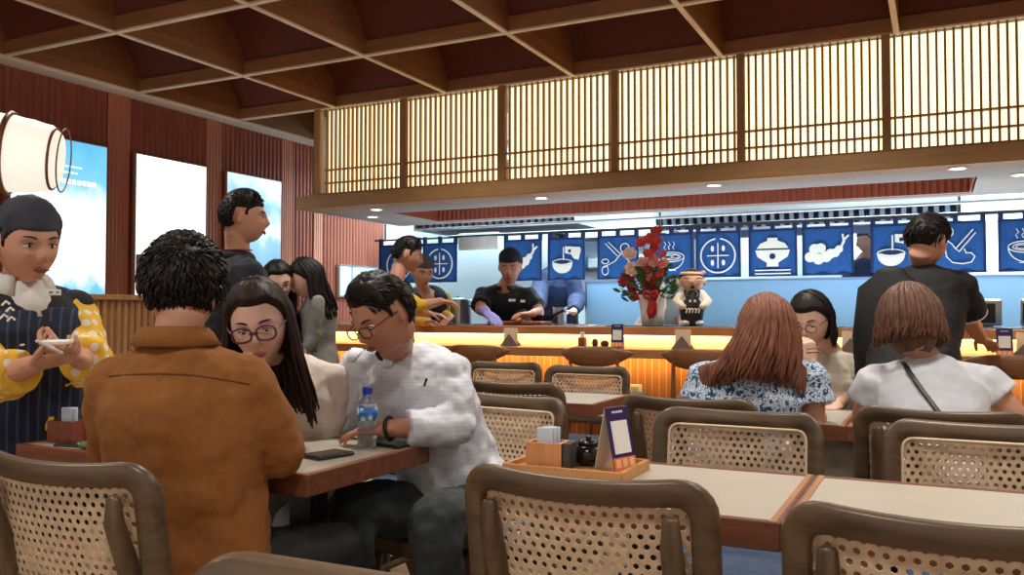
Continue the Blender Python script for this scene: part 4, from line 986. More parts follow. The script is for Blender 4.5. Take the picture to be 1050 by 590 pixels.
# ---- staff by the till
f = Fig('dark-haired staff man with a yellow sleeve reaching over the counter, profile to the right', V((gx(404, 4.93), 4.93, .95)), P(404, 305, 5.52), 40, P(418, 262, 5.5), (30, 16, 0), True, .93, SK1, 1.0)
f.arm('R', P(428, 315, 5.35), P(452, 309, 5.55), V((.9, .3, -.1)), V((0, 0, -1)), .7)
f.arm('L', P(420, 318, 5.75), P(440, 322, 5.95), V((.9, .3, -.1)), V((0, 0, -1)), .5)
standleg(f).body(.007).shirt(fabric('yellow_sleeves', (222, 176, 52)), .012, 'long', .010, sl_end=.3, low=.02)
b = MB(); f.torso(b, .024, .118, low=.1); b.build('dark_vest', fabric('dark_vest', (36, 32, 34)), f.root, world=True, voxel=.010, smit=3)
f.pants(fabric('black_pants', (22, 22, 24))).face(lip=lipd); f.collar(fabric('dark_vest', (0, 0, 0)), .035, .066, .6)
f.hair(HB, t=.016, back=-.05, side=.0, front=.055, nz=.004, vol=1.2); crop(f.hmb, f.hc, f.hR, f.s, 400, .016, 1.2, 8, 0, -.05, L=.03); f.hairdone()
f = Fig('staff woman in grey cap with yellow sleeves standing behind the counter', V((gx(434, 6.15), 6.15, .98)), P(437, 309, 6.45), 320, P(433, 279, 6.3), (322, 18, 0), False, .98, SK1, 1.0)
f.arm('R', P(424, 328, 6.3), P(440, 330, 6.05), V((.6, -.6, 0)), V((0, 0, -1)), .5)
f.arm('L', P(455, 325, 6.6), P(462, 326, 6.2), V((0, -.9, -.3)), V((0, 0, -1)), .5)
standleg(f).body(.007).shirt(fabric('yellow_sleeves', (0, 0, 0)), .014, 'long', .010)
b = MB(); f.torso(b, .026, .09, low=.2); b.build('apron', apronm, f.root, world=True, voxel=.010, smit=3)
f.pants(fabric('black_pants', (22, 22, 24))).face(lip=lipd)
b = MB(); hairshell(b, f.hc, f.hR, f.s, t=.018, back=-.06, side=.0, front=.045, nz=.002); b.build('cap', M('grey_cap', (70, 70, 80), .8), f.root, world=True, smooth=True)
# ---- cook
f = Fig('cook in black cap and black shirt with a lilac glove reaching over the food', V((gx(522, 6.0), 6.12, .98)), P(520, 307, 6.55), 296, P(523, 274, 6.40), (290, 16, 0), True, 1.03, SK3, .92, shw=.175)
f.arm('R', P(492, 318, 6.35), P(499, 321, 6.05), V((.75, -.5, -.35)), V((0, 0, -1)), .35)
f.arm('L', P(553, 320, 6.4), P(545, 322, 6.05), V((-.5, -.7, 0)), V((0, 0, -1)), .5)
blackc = fabric('cook_black', (20, 21, 26))
standleg(f).body(.007).shirt(blackc, .02, 'short', .010, sl_end=.75).collar(blackc, .032, .066, .6).pants(fabric('black_pants', (22, 22, 24))).face(lip=lipd)
b = MB(); hairshell(b, f.hc, f.hR, f.s, t=.022, back=-.045, side=.022, front=.046, nz=.001, vol=1.2); b.build('cap', M('black_cap', (24, 28, 44), .8), f.root, world=True, smooth=True)
b = MB(); _, wr, hd, hn, cu_, _k = f.arms['R']; hand(b, wr, hd, hn, False, .35, 1.2, r_=.0105); b.tube([wr-V((.75, -.5, -.35)).normalized()*.05, wr], [.040, .036], 14, cap='flat'); b.build('glove', M('lilac_glove', (140, 134, 206), .5), f.root, world=True, voxel=.006, smit=1)
for px, py in ((525, 308), (536, 309)):
    b = MB(); b.box(P(px, py, 6.38), (.05 if px == 525 else .035, .004, .018), rotm(296, 0)); b.build('name_badge', white, f.root, world=True)
# ---- person behind the flowers, cook behind curtain, worker at the back
f = Fig('person in a grey T-shirt half hidden by the curtains, one arm beside the vase', V((gx(688, 6.9), 6.9, 1.0)), P(690, 290, 6.98), 296, P(690, 254, 7.0), (296, 5, 0), True, 1.05, SK1, 1.05)
f.arm('R', P(678, 314, 6.75), P(667, 325, 6.5), V((-.4, -.8, -.2)), V((0, 0, -1)), .4)
f.arm('L', P(700, 322, 6.98), P(700, 335, 6.7), V((0, -.9, -.2)), V((0, 0, -1)), .4)
standleg(f).body(.008).shirt(fabric('grey_tee', (112, 114, 116)), .02, 'short', .010).pants(fabric('black_pants', (22, 22, 24))); f.hair(HB, t=.016); f.hairdone()
f = Fig('kitchen worker with dark cap and mask seen in the gap between two curtains', V((gx(878, 8.0), 8.0, .98)), P(884, 281, 7.55), 200, P(891, 246, 7.5), (205, 15, 0), True, 1.05, SK1, 1.05)
f.arm('R', f.ch+f.side*.2+V((0, 0, -.25)), f.ch+f.side*.1+f.fwd*.2+V((0, 0, -.33)), f.fwd, V((0, 0, -1)), .4)
f.arm('L', f.ch-f.side*.2+V((0, 0, -.25)), f.ch-f.side*.1+f.fwd*.2+V((0, 0, -.33)), f.fwd, V((0, 0, -1)), .4)
dk = fabric('dark_blue_uniform', (24, 36, 70))
standleg(f).body(.008).shirt(dk, .02, 'long', .010).pants(dk)
b = MB(); hairshell(b, f.hc, f.hR, f.s, t=.02, back=-.06, side=.01, front=.045, nz=.001); b.build('cap', M('dark_cap', (30, 44, 70), .8), f.root, world=True, smooth=True)
f = Fig('worker in dark blue apron behind the cook, head hidden by the curtains', V((gx(572, 7.4), 7.35, .98)), P(570, 290, 7.9), 250, P(573, 255, 7.95), (240, 10, 0), True, 1.1, SK1, 1.1)
f.arm('R', P(552, 308, 7.6), P(548, 318, 7.3), V((-.2, -.9, 0)), V((0, 0, -1)), .4)
f.arm('L', P(592, 308, 7.7), P(588, 320, 7.4), V((-.2, -.9, 0)), V((0, 0, -1)), .4)
standleg(f).body(.008).shirt(dk, .03, 'long', .010).pants(dk); f.hair(HB, t=.016); f.hairdone()
# ---- red-haired woman in the blue blouse
f = Fig('woman with long red-brown hair in a blue leaf print blouse, back to the camera', V((-.78, 3.26, .52)), P(772, 398, 3.28), 100, P(787, 340, 3.22), (92, 30, -4), False, 1.04, SK1, 1.18, shw=.195)
f.arm('R', P(834, 432, 3.22), P(842, 428, 3.55), V((.1, .9, .1)), V((0, 0, -1)), .5)
f.arm('L', P(716, 430, 3.34), P(760, 430, 3.6), V((.3, .9, 0)), V((0, 0, -1)), .5)
gripleg(f, (.1, 1, 0), len_=.40)
f.body(.006).shirt(bluefloral, .02, 'short', .009, sl_end=.56, puff=.014, name='blouse', low=.06).pants(bluefloral)
def lim(p):   # keep strands outside the back of the blouse
    c = V((f.ch.x, f.ch.y, p.z)); d = V((p.x, p.y, 0))-V((c.x, c.y, 0)); a = f.B['cst'][0]*f.k*1.04+.03; bb = f.B['cst'][1]*f.k*1.04+.034
    u1 = d.dot(f.side)/a; u2 = d.dot(f.fwd)/bb; r_ = math.hypot(u1, u2)
    if p.z < f.neck.z-.03 and r_ < 1: d = f.side*u1/r_*a+f.fwd*u2/r_*bb; return V((c.x+d.x, c.y+d.y, p.z))
    return p
f.hair(HR, t=.018, back=-.10, side=-.05, front=.07, cover_ear=True, nz=.002)
longhair(f.hmb, f.hc, f.hR, f.s, .235, -8, 188, 300, 12, .024, flare=.055, tip=V((-.055, -.02, 0)), r0=.0062, limit=lim)
f.hairdone()
# ---- woman with chopsticks, facing
f = Fig('woman with thin glasses and pale sleeveless blouse holding dark chopsticks', V((gx(838, 4.25), 4.32, .52)), P(848, 386, 4.05), 262, P(832, 328, 3.92), (258, 24, 4), False, 1.03, SK2, .98)
f.arm('R', P(818, 404, 3.85), P(832, 372, 3.75), V((-.1, .0, 1)), V((-.6, .5, .2)), 1.1)
f.arm('L', P(866, 405, 4.0), P(857, 418, 3.72), V((-.4, -.8, -.1)), V((0, 0, -1)), .4)
gripleg(f, (-.1, -1, 0), len_=.38)
palec = fabric('pale_blouse', (206, 198, 180))
f.body(.005).shirt(palec, .014, 'short', .009, sl_end=.3, name='blouse', disp=((.05, .02),)).pants(fabric('white_skirt', (196, 190, 176)))
f.face(specs=(M('thin_frame', (0, 0, 0)), .0018, .023, .018))
f.hair(HB, t=.015, back=-.09, side=-.02, front=.066, cover_ear=True, nz=.001); longhair(f.hmb, f.hc, f.hR, f.s, .13, -5, 185, 120, 14, .017, flare=.01, r0=.006); f.hairdone()
wp = f.arms['R'][1]
b = MB()
for dz in (0, .010): b.tube([P(828, 358+dz*400, 3.68), P(845, 357+dz*380, 3.6)], [.0035, .0025], 6)
o = b.build('chopsticks', M('dark_lacquer', (34, 22, 24), .3)); tag(o, 'pair of dark chopsticks held up beside the glasses woman’s chin', 'chopsticks')
# ---- woman in the white T-shirt
f = Fig('woman with shoulder-length brown hair in a white T-shirt with a black cross strap', V((-.02, 3.22, .52)), P(953, 402, 3.10), 110, P(933, 332, 3.10), (112, 16, 0), False, 1.04, SK1, 1.14, shw=.19)
f.arm('R', P(1040, 424, 3.05), P(1010, 440, 3.4), V((-.4, .9, 0)), V((0, 0, -1)), .5)
f.arm('L', P(884, 430, 3.2), P(895, 440, 3.5), V((.2, .9, 0)), V((0, 0, -1)), .5)
gripleg(f, (.05, 1, 0), len_=.40)
teew = fabric('white_tee', (200, 203, 210), .85)
f.body(.006).shirt(teew, .021, 'short', .009, sl_end=.54, name='t_shirt', disp=((.14, .022), (.05, .008))).pants(fabric('dark_skirt', (48, 48, 56)))
f.hair(HM, t=.020, back=-.10, side=-.05, front=.07, cover_ear=True, nz=.002, vol=1.05)
longhair(f.hmb, f.hc, f.hR, f.s, .085, -20, 200, 240, 15, .026, flare=.012, r0=.006, tip=V((0, 0, 0))); f.hairdone()
pts = drape(f.sht, seen([(912+2*k+.16*k*k*.5, 347+4.0*k+.06*k*k) for k in range(22)], 2.5), .004)
b = MB(); b.loft(pts, [(.010, .004)]*len(pts), f.side, n=8); b.build('cross_strap', M('black_leather', (22, 22, 26), .4), f.root, world=True, smooth=True)
# ---- man in black polo, standing, backpack
f = Fig('man in a black polo with white piping touching the purple sign on the ledge', V((gx(935, 4.2), 4.12, .93)), P(945, 300, 3.95), 72, P(951, 248, 3.92), (60, 26, 0), True, .98, SK1, 1.05, shw=.185)
f.arm('R', P(993, 328, 3.95), P(1006, 348, 4.18), V((.45, .85, -.25)), V((0, 0, -1)), .4)
f.arm('L', f.ch-f.side*.24+V((0, 0, -.24)), f.ch-f.side*.18+f.fwd*.2+V((0, 0, -.40)), f.fwd, V((0, 0, -1)), .4)
bp = fabric('black_polo', (16, 16, 18))
standleg(f).body(.0055).shirt(bp, .02, 'short', .009, sl_end=.80).collar(bp, .040, .066, .5).pants(fabric('black_pants', (22, 22, 24)))
b = MB(); cc = f.neck+f.up*.026*f.s
b.tube([cc+(-f.fwd*math.cos(a)+f.side*math.sin(a))*.074 for a in [(-1+2*k/16)*2.3 for k in range(17)]], .0022, 5)
b.build('piping', M('piping_white', (224, 222, 220), .7), f.root, world=True); b = MB()
el = f.arms['R'][0]; d_ = (el-f.sh['R']).normalized(); e2 = lerp(f.sh['R'], el, .80); sd = d_.cross(f.fwd).normalized(); dp = d_.cross(sd)
b.tube([e2+(sd*math.cos(2*PI*k/20)+dp*math.sin(2*PI*k/20))*(f.B['arm'][0]*f.s*f.k+.026) for k in range(20)], .0025, 5, closed=True); b.build('piping', M('piping_white', (224, 222, 220), .7), f.root, world=True)
f.hair(HB, t=.018, back=-.055, side=-.005, front=.055, nz=.005, vol=1.2, seed=4); crop(f.hmb, f.hc, f.hR, f.s, 700, .018, 1.2, 9, -.005, -.055, L=.034, lift=.4); f.hairdone()
t = thing('backpack', 'large black backpack on the back of the man in black polo', 'backpack', (f.ch.x-f.fwd.x*.22, f.ch.y-f.fwd.y*.22, .9))
b = MB(); c0 = f.ch-f.fwd*.22-f.side*.055
b.loft([c0-V((0, 0, .42)), c0-V((0, 0, .38)), c0-V((0, 0, .2)), c0+V((0, 0, .02)), c0+V((0, 0, .075))], [(.13, .07), (.155, .09), (.165, .095), (.14, .07), (.07, .04)], f.side, n=24, pw=3, cap='round'); b.build('bag', M('backpack_black', (14, 14, 16), .7), t, world=True, smooth=True)
b = MB()
for sg in (-1, 1): b.loft([c0+f.side*sg*.07+V((0, 0, .03))+f.fwd*.04, f.ch+f.up*.135+f.side*sg*.105, f.ch+f.up*.06+f.side*sg*.12+f.fwd*.125, f.ch-f.up*.1+f.side*sg*.13+f.fwd*.145], [(.022, .007)]*4, f.side, n=8)
b.build('strap', M('backpack_black', (0, 0, 0)), t, world=True, smooth=True)
# bag on the lap between the tables
b = MB(); b.loft([V((-.36, 3.60, .42)), V((-.37, 3.62, .50)), V((-.36, 3.63, .60)), V((-.38, 3.64, .67))], [(.10, .08), (.13, .10), (.11, .08), (.05, .04)], V((1, 0, 0)), n=24, cap='round', pw=2.6)
o = b.build('cloth_bag', M('bag_cloth', (206, 200, 184), .85, noise_s=9, var=.2), voxel=.01, disp=((.06, .04),)); tag(o, 'crumpled cream cloth bag hanging between the two middle tables', 'bag')
# ================================================================== SCREENS ON THE LEFT WALL
def scrfn(kind):
    def f(nt, tc, b):
        b.inputs['Base Color'].default_value = (0, 0, 0, 1); b.inputs['Roughness'].default_value = .2
        sx = nd(nt, 'ShaderNodeSeparateXYZ'); nt.links.new(tc.outputs['Generated'], sx.inputs[0])
        nz = nd(nt, 'ShaderNodeTexNoise'); nz.inputs['Scale'].default_value = 3.2; nz.inputs['Detail'].default_value = 4; nt.links.new(tc.outputs['Generated'], nz.inputs[0])
        m = nd(nt, 'ShaderNodeMath', operation='MULTIPLY_ADD'); m.inputs[1].default_value = .5; nt.links.new(nz.outputs[0], m.inputs[0]); ml = nd(nt, 'ShaderNodeMath', operation='MULTIPLY'); ml.inputs[1].default_value = .75; nt.links.new(sx.outputs[2], m.inputs[2])
        if kind == 'bowl': st = [(0, (60, 150, 214)), (.42, (120, 190, 226)), (.5, (255, 255, 255)), (1.0, (255, 255, 255))]; 
        else: st = [(0, (70, 110, 150)), (.55, (150, 200, 230)), (.62, (232, 244, 250)), (.8, (120, 176, 214)), (.9, (206, 232, 244))]
        if kind == 'bowl': st = [(0, (60, 150, 214)), (.20, (110, 190, 226)), (.28, (255, 255, 255)), (.62, (255, 255, 255)), (.78, (120, 196, 232)), (1.0, (90, 176, 226))]
        nt.links.new(m.outputs[0], ml.inputs[0]); r = ramp(nt, ml.outputs[0], st, 'LINEAR'); nt.links.new(r.outputs[0], b.inputs['Emission Color']); b.inputs['Emission Strength'].default_value = 1.25
    return f
paperlit = M('plain_lit', (255, 252, 240), .4, emit=1.5, ecol=(255, 253, 242))
S = [(3.36, 4.06, 'blue and white lit food poster screen behind the server', pattern('screen_bowl', scrfn('bowl'), .2)), (4.29, 4.96, 'plain white lit screen on the red fluted wall', paperlit), (5.17, 5.82, 'lit blue screen behind the man standing in profile', pattern('screen_blue', scrfn('wave'), .2))]
for y0, y1, l, m in S:
    t = thing('wall_screen', l, 'wall screen', (WX+.02, (y0+y1)/2, 1.26), 0)
    b = MB(); b.box((WX+.035, (y0+y1)/2, 1.78), (.03, y1-y0, 1.05), bev=.004); b.build('frame', M('screen_frame', (168, 120, 92), .4), t, world=True)
    b = MB(); b.box((WX+.052, (y0+y1)/2, 1.78), (.006, y1-y0-.022, 1.028)); b.build('display', m, t, world=True)
    if m.name == 'screen_bowl':
        for (zz, yc, ww, hh) in ((2.02, 3.82, .30, .032), (2.08, 3.72, .22, .012), (2.12, 3.76, .2, .010)):
            b = MB()
            n_ = 8
            for k in range(n_): b.box((WX+.056, yc-ww/2+ww*(k+.5)/n_, zz), (.002, ww/n_*.7, hh))
            b.build('heading_print', M('screen_white', (255, 255, 255), .5, emit=1.3), t, world=True)
t = thing('wall_box', 'small grey meter box on the wall below the plain lit screen', 'wall box', (WX+.09, 4.40, 1.35))
b = MB(); b.box((WX+.09, 4.38, 1.44), (.06, .18, .26), bev=.006); b.build('case', M('box_grey', (150, 148, 146), .4), t, world=True)
b = MB(); 
for k in range(3): b.box((WX+.122, 4.33+.05*k, 1.44), (.006, .03, .2))
b.build('vents', M('vent_dark', (90, 92, 96), .5), t, world=True)
t = thing('lit_panel_window', 'pale blue lit panel low on the wall at the kitchen corner', 'lit panel', (WX+.03, 6.9, 1.3))
b = MB(); b.box((WX+.035, 6.95, 1.46), (.02, .62, .30)); b.build('glass', M('pane_blue', (176, 214, 226), .2, emit=.7), t, world=True)
b = MB()
for z in (1.31, 1.61): b.box((WX+.04, 6.95, z), (.03, .64, .015))
for y in (6.64, 6.84, 7.26): b.box((WX+.04, y, 1.46), (.03, .015, .3))
b.build('frame', steel, t, world=True)
# lantern
t = thing('paper_lantern', 'large glowing white paper lantern with bent wooden hoops at the upper left', 'lantern', (0, 0, 0))
lc = P(-8, 155, 3.3); t.location = lc
ax = (cr*.93 + cf*.28 + V((0, 0, -.10))).normalized(); lanw = M('lantern_paper', (240, 230, 205), .8, emit=.72, ecol=(255, 250, 236))
b = MB(); prof = []
for k in range(15):
    q = -1+2*k/14; prof.append(((.150-.030*q*q if abs(q) < .99 else .10)+.002*(k % 2), q*.235))
prof = [(.0, -.235)]+prof+[(.0, .235)]
b.rev(lc, prof, 36, ax); b.build('paper_shade', lanw, t, world=True, smooth=True)
hoopm = wood('hoop_wood', (140, 88, 52), 'X', .5, 6, .2, .03)
u_ = ax.cross(V((0, 0, 1))).normalized(); w_ = ax.cross(u_)
for q, r_, rr in ((.06, .153, .011), (.215, .118, .006), (.250, .125, .003), (-.215, .118, .006)):
    b = MB(); b.tube([lc+ax*q+(u_*math.cos(2*PI*k/32)+w_*math.sin(2*PI*k/32))*r_ for k in range(32)], rr, 6, closed=True); b.build('hoop', hoopm, t, world=True, smooth=True)
b = MB(); b.tube([lc+V((0, 0, .15)), V((lc.x, lc.y, ZB+.02))], .004, 6); b.tube([V((lc.x, lc.y, ZB-.0)), V((lc.x, lc.y, ZB+.3))], .004, 6); b.build('cord', black, t, world=True)
# ================================================================== CURTAINS (noren)
NY = 6.62
def zat(px, py, Y):
    d = cf + cr*(px-525)/FPX + cu*(295-py)/FPX; return CAMH + d.z*Y/d.y
rod = thing('curtain_rod', 'long thin dark rail carrying the blue curtains across the kitchen opening', 'curtain rod', (-1.6, NY, zat(700, 233, NY)))
zr = zat(700, 233, NY); zt = zr-.045; zb = zr-.40
b = MB(); b.tube([(-4.72, NY, zr), (1.6, NY, zr)], .009, 10); b.build('pole', M('rod_navy', (20, 26, 52), .5), rod, world=True)
for px in (395, 677, 985):
    x = gx(px, NY); b = MB(); b.tube([(x, NY, zr), (x, NY, 1.97 if px != 985 else 1.97)], .010, 8); b.build('hanger', black, rod, world=True)
def circ(cx, cy, r, a0=0, a1=360, n=28, ry=None): return [(cx+r*math.cos(math.radians(a0+(a1-a0)*k/n)), cy+(ry or r)*math.sin(math.radians(a0+(a1-a0)*k/n))) for k in range(n+1)]
def motif(kind):
    S_ = []; F = []
    if kind == 'grain':
        S_ += [(circ(0, 0, .125, 100, 440, 40), .011), ([(-.075, 0), (.075, 0)], .008), ([(0, -.09), (0, .09)], .008)]
        for sx in (-1, 1):
            for sy in (-1, 1): F.append(circ(sx*.040, sy*.052, .012, 0, 360, 12, .022))
    if kind == 'shrimp':
        F.append(circ(-.07, -.035, .055, ry=.042)); F.append(circ(-.02, -.03, .05, ry=.036)); F.append(circ(.03, .0, .036)); F.append(circ(.062, .035, .026))
        S_ += [([(.07, .04), (.095, .075), (.10, .10)], .018), ([(.10, .09), (.095, .135)], .014), ([(.10, .09), (.13, .115)], .014)]
    if kind == 'cloud':
        for c in ((-.115, -.03, .036), (-.085, .025, .036), (-.045, .03, .034), (-.06, -.045, .038), (-.01, -.03, .038), (.02, -.01, .034), (.05, -.005, .03), (.075, .02, .026)): F.append(circ(*c))
        S_ += [([(.085, .03), (.105, .07), (.108, .085)], .018), ([(.106, .085), (.10, .12)], .013), ([(.108, .085), (.135, .112)], .013)]
    if kind == 'pour':
        F.append([(-.11, -.02)]+circ(-.03, -.03, .085, 180, 360, 14, .075)+[(.055, -.02)]); F.append([(-.005, .055), (-.005, .11), (.12, .10), (.13, .08), (.11, .0), (.07, .01), (.045, .045)])
        S_ += [([(-.02, .10), (-.02, -.01)], .010), (circ(-.03, -.02, .085, ry=.028), .007)]
    if kind == 'ramen':
        S_ += [(circ(0, .0, .098, ry=.036), .006), (circ(0, .0, .072, ry=.022), .005), (circ(-.02, .0, .035, ry=.012), .004), (circ(.03, .002, .03, ry=.012), .004), (circ(0, 0, .098, 180, 360, 18, .095), .006), ([(-.035, -.10), (.035, -.10)], .006)]
        for x in (-.045, -.012, .022): S_.append(([(x, .055), (x-.010, .075), (x+.006, .092), (x-.006, .115)], .005))
    if kind == 'lidbowl':
        F.append([(-.11, .04), (-.085, .075), (-.035, .095), (-.035, .115), (.035, .115), (.035, .095), (.085, .075), (.11, .04)]); F.append([(-.12, .028), (-.105, -.02), (-.04, -.062), (-.04, -.09), (.04, -.09), (.04, -.062), (.105, -.02), (.12, .028)])
        S_ += [([(-.12, -.115), (.12, -.115)], .009), ([(-.12, -.14), (.12, -.14)], .009)]
    if kind == 'leaf':
        S_ += [([(-.10, .12), (.0, .02)], .007), ([(-.075, .13), (.02, .04)], .007), ([(-.12, -.07), (-.02, -.02), (.04, .05)], .006), (circ(-.10, -.02, .028, ry=.018), .006), (circ(-.10, -.09, .026, ry=.034), .006), (circ(.06, .08, .035), .006), ([(.04, .03), (.10, -.03), (.06, -.08)], .006)]
    if kind == 'blossom':
        S_ += [([(.10, .12), (.0, .0)], .008), ([(.115, .10), (.02, -.02)], .008), (circ(-.035, .11, .020, ry=.030), .006), ([(-.05, .08), (-.045, .05), (-.02, .03), (-.005, .005), (.02, -.02)], .007), ([(-.06, .0), (-.055, -.05), (-.02, -.09), (.04, -.10), (.09, -.09), (.11, -.055), (.09, -.03), (.06, -.03), (.05, -.005)], .007)]
    return S_, F
NR = [(389, 431, 'grain', 'at the far left behind the dark-haired staff man'), (434, 469, 'grain', 'with circled grain mark left of the cook'), (517, 556, 'shrimp', 'with fried shrimp just behind the cook'), (562, 600, 'pour', 'with jug pouring into a bowl, right of the cook'), (613, 655, 'leaf', 'with leaf and chopsticks left of the red flowers'), (667, 711, 'ramen', 'with steaming noodle bowl right of the flowers'), (714, 760, 'grain', 'with circled grain mark above the chef figurine'), (768, 818, 'lidbowl', 'with white lidded bowl over two lines'), (823, 876, 'cloud', 'with cloud-shaped shrimp right of the lidded bowl'), (893, 946, 'pour', 'with jug and bowl behind the black polo man'), (950, 1012, 'blossom', 'with chopsticks and bumpy outline right of the black polo man'), (1024, 1082, 'ramen', 'with steaming noodle bowl at the right edge')]
for i, (xa, xb, kind, l) in enumerate(NR):
    a, c = gx(xa, NY), gx(xb, NY); w2 = c-a; xc = (a+c)/2
    t = thing('noren_curtain', 'blue curtain panel '+l, 'curtain', (xc, NY, zb), 0, 'blue noren panels')
    H = zt-zb; b = MB(); nX = 12; fr = []; bk = []
    for iz in range(2):
        for k in range(nX+1):
            x = -w2/2+w2*k/nX; yy = .006*math.sin(k*1.3+i)*(1.4-iz)
            fr.append(V((x, yy-.0012, H*iz))); bk.append(V((x, yy+.0012, H*iz)))
    n_ = nX+1; vs = fr+bk; o = 2*n_; fs = []
    for k in range(nX): fs += [(k, k+1, n_+k+1, n_+k), (o+k, o+n_+k, o+n_+k+1, o+k+1), (k, o+k, o+k+1, k+1), (n_+k, n_+k+1, o+n_+k+1, o+n_+k)]
    fs += [(0, n_, o+n_, o), (nX, o+nX, o+n_+nX, n_+nX)]
    b.add(vs, fs); b.build('cloth', navy, t)
    b = MB()
    for x in (-w2/2+.008, w2/2-.008): b.box((x, -.008, H/2), (.016, .003, H))
    b.box((0, -.008, H-.008), (w2, .003, .018)); b.box((0, -.008, .006), (w2, .003, .012)); b.build('hem', navy_d, t)
    nt_ = 3
    for k in range(nt_):
        x = -w2/2+.018+(w2-.036)*k/(nt_-1); b = MB(); b.box((x, -.011, H+.02), (.032, .004, .07)); b.box((x, .011, H+.02), (.032, .004, .07)); b.box((x, 0, H+.057), (.032, .026, .004)); b.build('tab', navy_d, t)
    S_, F_ = motif(kind); b = MB(); sc_ = min(1.05, w2/.30*1.0)
    for pts, w_ in S_: b.tube([(p[0]*sc_, -.013, H*.47+p[1]*sc_) for p in pts], w_*.55*sc_, 6)
    for q_, poly in enumerate(F_): b.prism([(p[0]*sc_, p[1]*sc_) for p in poly], (0, -.0105-.0004*q_, H*.47), (1, 0, 0), (0, 0, 1), .004)
    b.build('printed_motif', motifw, t)
    if kind == 'lidbowl':
        b = MB(); b.prism(circ(0, -.018, .022), (0, -.0155, H*.47), (1, 0, 0), (0, 0, 1), .002); b.build('motif_dot', navy_d, t)
    if kind == 'pour':
        b = MB(); b.prism(circ(-.03, -.016, .062, ry=.016), (0, -.0165, H*.47), (1, 0, 0), (0, 0, 1), .002); b.box((.035, -.016, H*.47+.075), (.024, .002, .026)); b.build('motif_dot', navy_d, t)
# rolled grey cloth between panels
b = MB(); xa, xb = gx(471, NY), gx(511, NY)
b.loft([(xa, NY-.0, zr-.045), (xb, NY, zr-.045)], [(.075, .02)]*2, V((0, 0, 1)), n=20, pw=3); o = b.build('folded_towel', M('towel_grey', (186, 190, 186), .85, noise_s=12, var=.1), smooth=True); tag(o, 'pale grey towel draped over the curtain rail left of the cook', 'towel')
# ================================================================== HOOD AND KITCHEN
steel_m = M('baffle_steel', (120, 122, 126), .4, metal=.6); pmk = M('hood_dark', (26, 28, 34), .6)
def hood(px0, px1, Y, z0, z1, label):
    a, c = gx(px0, Y), gx(px1, Y); t = thing('extractor_hood', label, 'extractor hood', ((a+c)/2, Y+.4, z0))
    b = MB(); b.box(((a+c)/2, Y, z1-.03), (c-a, .02, .06)); b.box(((a+c)/2, Y+.8, (z0+z1)/2), (c-a, .02, z1-z0)); b.box(((a+c)/2, Y+.4, z1), (c-a, .82, .02)); b.box(((a+c)/2, Y, z0+.008), (c-a, .025, .016))
    for x in (a, c): b.box((x, Y+.4, (z0+z1)/2), (.02, .8, z1-z0))
    b.build('canopy', steel, t, world=True)
    b = MB(); b.box(((a+c)/2, Y+.45, (z1+2.58)/2), (.5, .4, 2.58-z1)); b.build('duct', steel, t, world=True)
    b = MB(); n_ = int((c-a)/.075)
    for k in range(n_): b.box((a+.04+(c-a-.08)*(k+.5)/n_, Y+.05, (z0+z1)/2-.02), (.034, .03, z1-z0-.04), (.35, 0, 0))
    b.build('baffles', steel_m, t, world=True)
    b = MB(); b.box(((a+c)/2, Y+.12, (z0+z1)/2), (c-a-.04, .01, z1-z0-.03)); b.build('dark_lining', pmk, t, world=True)
hood(672, 985, 7.15, 1.835, 2.04, 'long steel extractor hood with dark baffles behind the curtains on the right')
hood(425, 590, 7.15, 1.96, 2.14, 'white-lit steel hood above the cook')
t = thing('upper_rail', 'steel rail running under the soffit in front of the hoods', 'rail', (-1.6, 6.56, 1.88))
b = MB(); b.box((-1.3, 6.56, 1.90), (5.6, .04, .022), bev=.006); b.build('rail', steel, t, world=True)
b = MB(); b.tube([(-3.9, 6.60, 1.83), (1.5, 6.60, 1.83)], .010, 8); b.build('lower_pipe', black, t, world=True)
# back counter with cookware
t = thing('back_counter', 'stainless back counter along the far kitchen wall', 'counter', (-1.6, 8.3, 0))
b = MB(); b.box((-1.6, 8.3, .96), (6.6, .5, .04), bev=.004); b.build('worktop', steel, t, world=True)
b = MB(); b.box((-1.6, 8.33, .47), (6.5, .42, .94)); b.build('cabinet', steel, t, world=True)
t = thing('wall_shelf', 'white shelf unit with stored goods on the far kitchen wall', 'shelf', (gx(640, 8.4), 8.42, 1.45))
b = MB(); b.box((gx(640, 8.4), 8.42, 1.60), (1.4, .26, .02)); b.box((gx(640, 8.4), 8.42, 1.92), (1.4, .26, .02)); b.build('board', steel_d, t, world=True)
b = MB()
for s_ in (-.68, .68): b.box((gx(640, 8.4)+s_, 8.42, 1.75), (.02, .26, .36))
b.build('side', steel_d, t, world=True)
for k, (dx, w_, h_, col) in enumerate(((-.5, .16, .14, (90, 150, 190)), (-.28, .18, .10, (214, 220, 220)), (-.02, .14, .18, (50, 110, 170)), (.22, .18, .12, (190, 176, 150)), (.48, .16, .16, (60, 90, 130)))):
    b = MB(); b.box((gx(640, 8.4)+dx, 8.40, 1.612+h_/2), (w_, .16, h_), bev=.01); o = b.build('storage_box', M('storage_%d' % k, col, .5)); tag(o, ['light blue', 'pale grey', 'deep blue', 'tan', 'slate blue'][k]+' storage box on the far kitchen shelf', 'box')
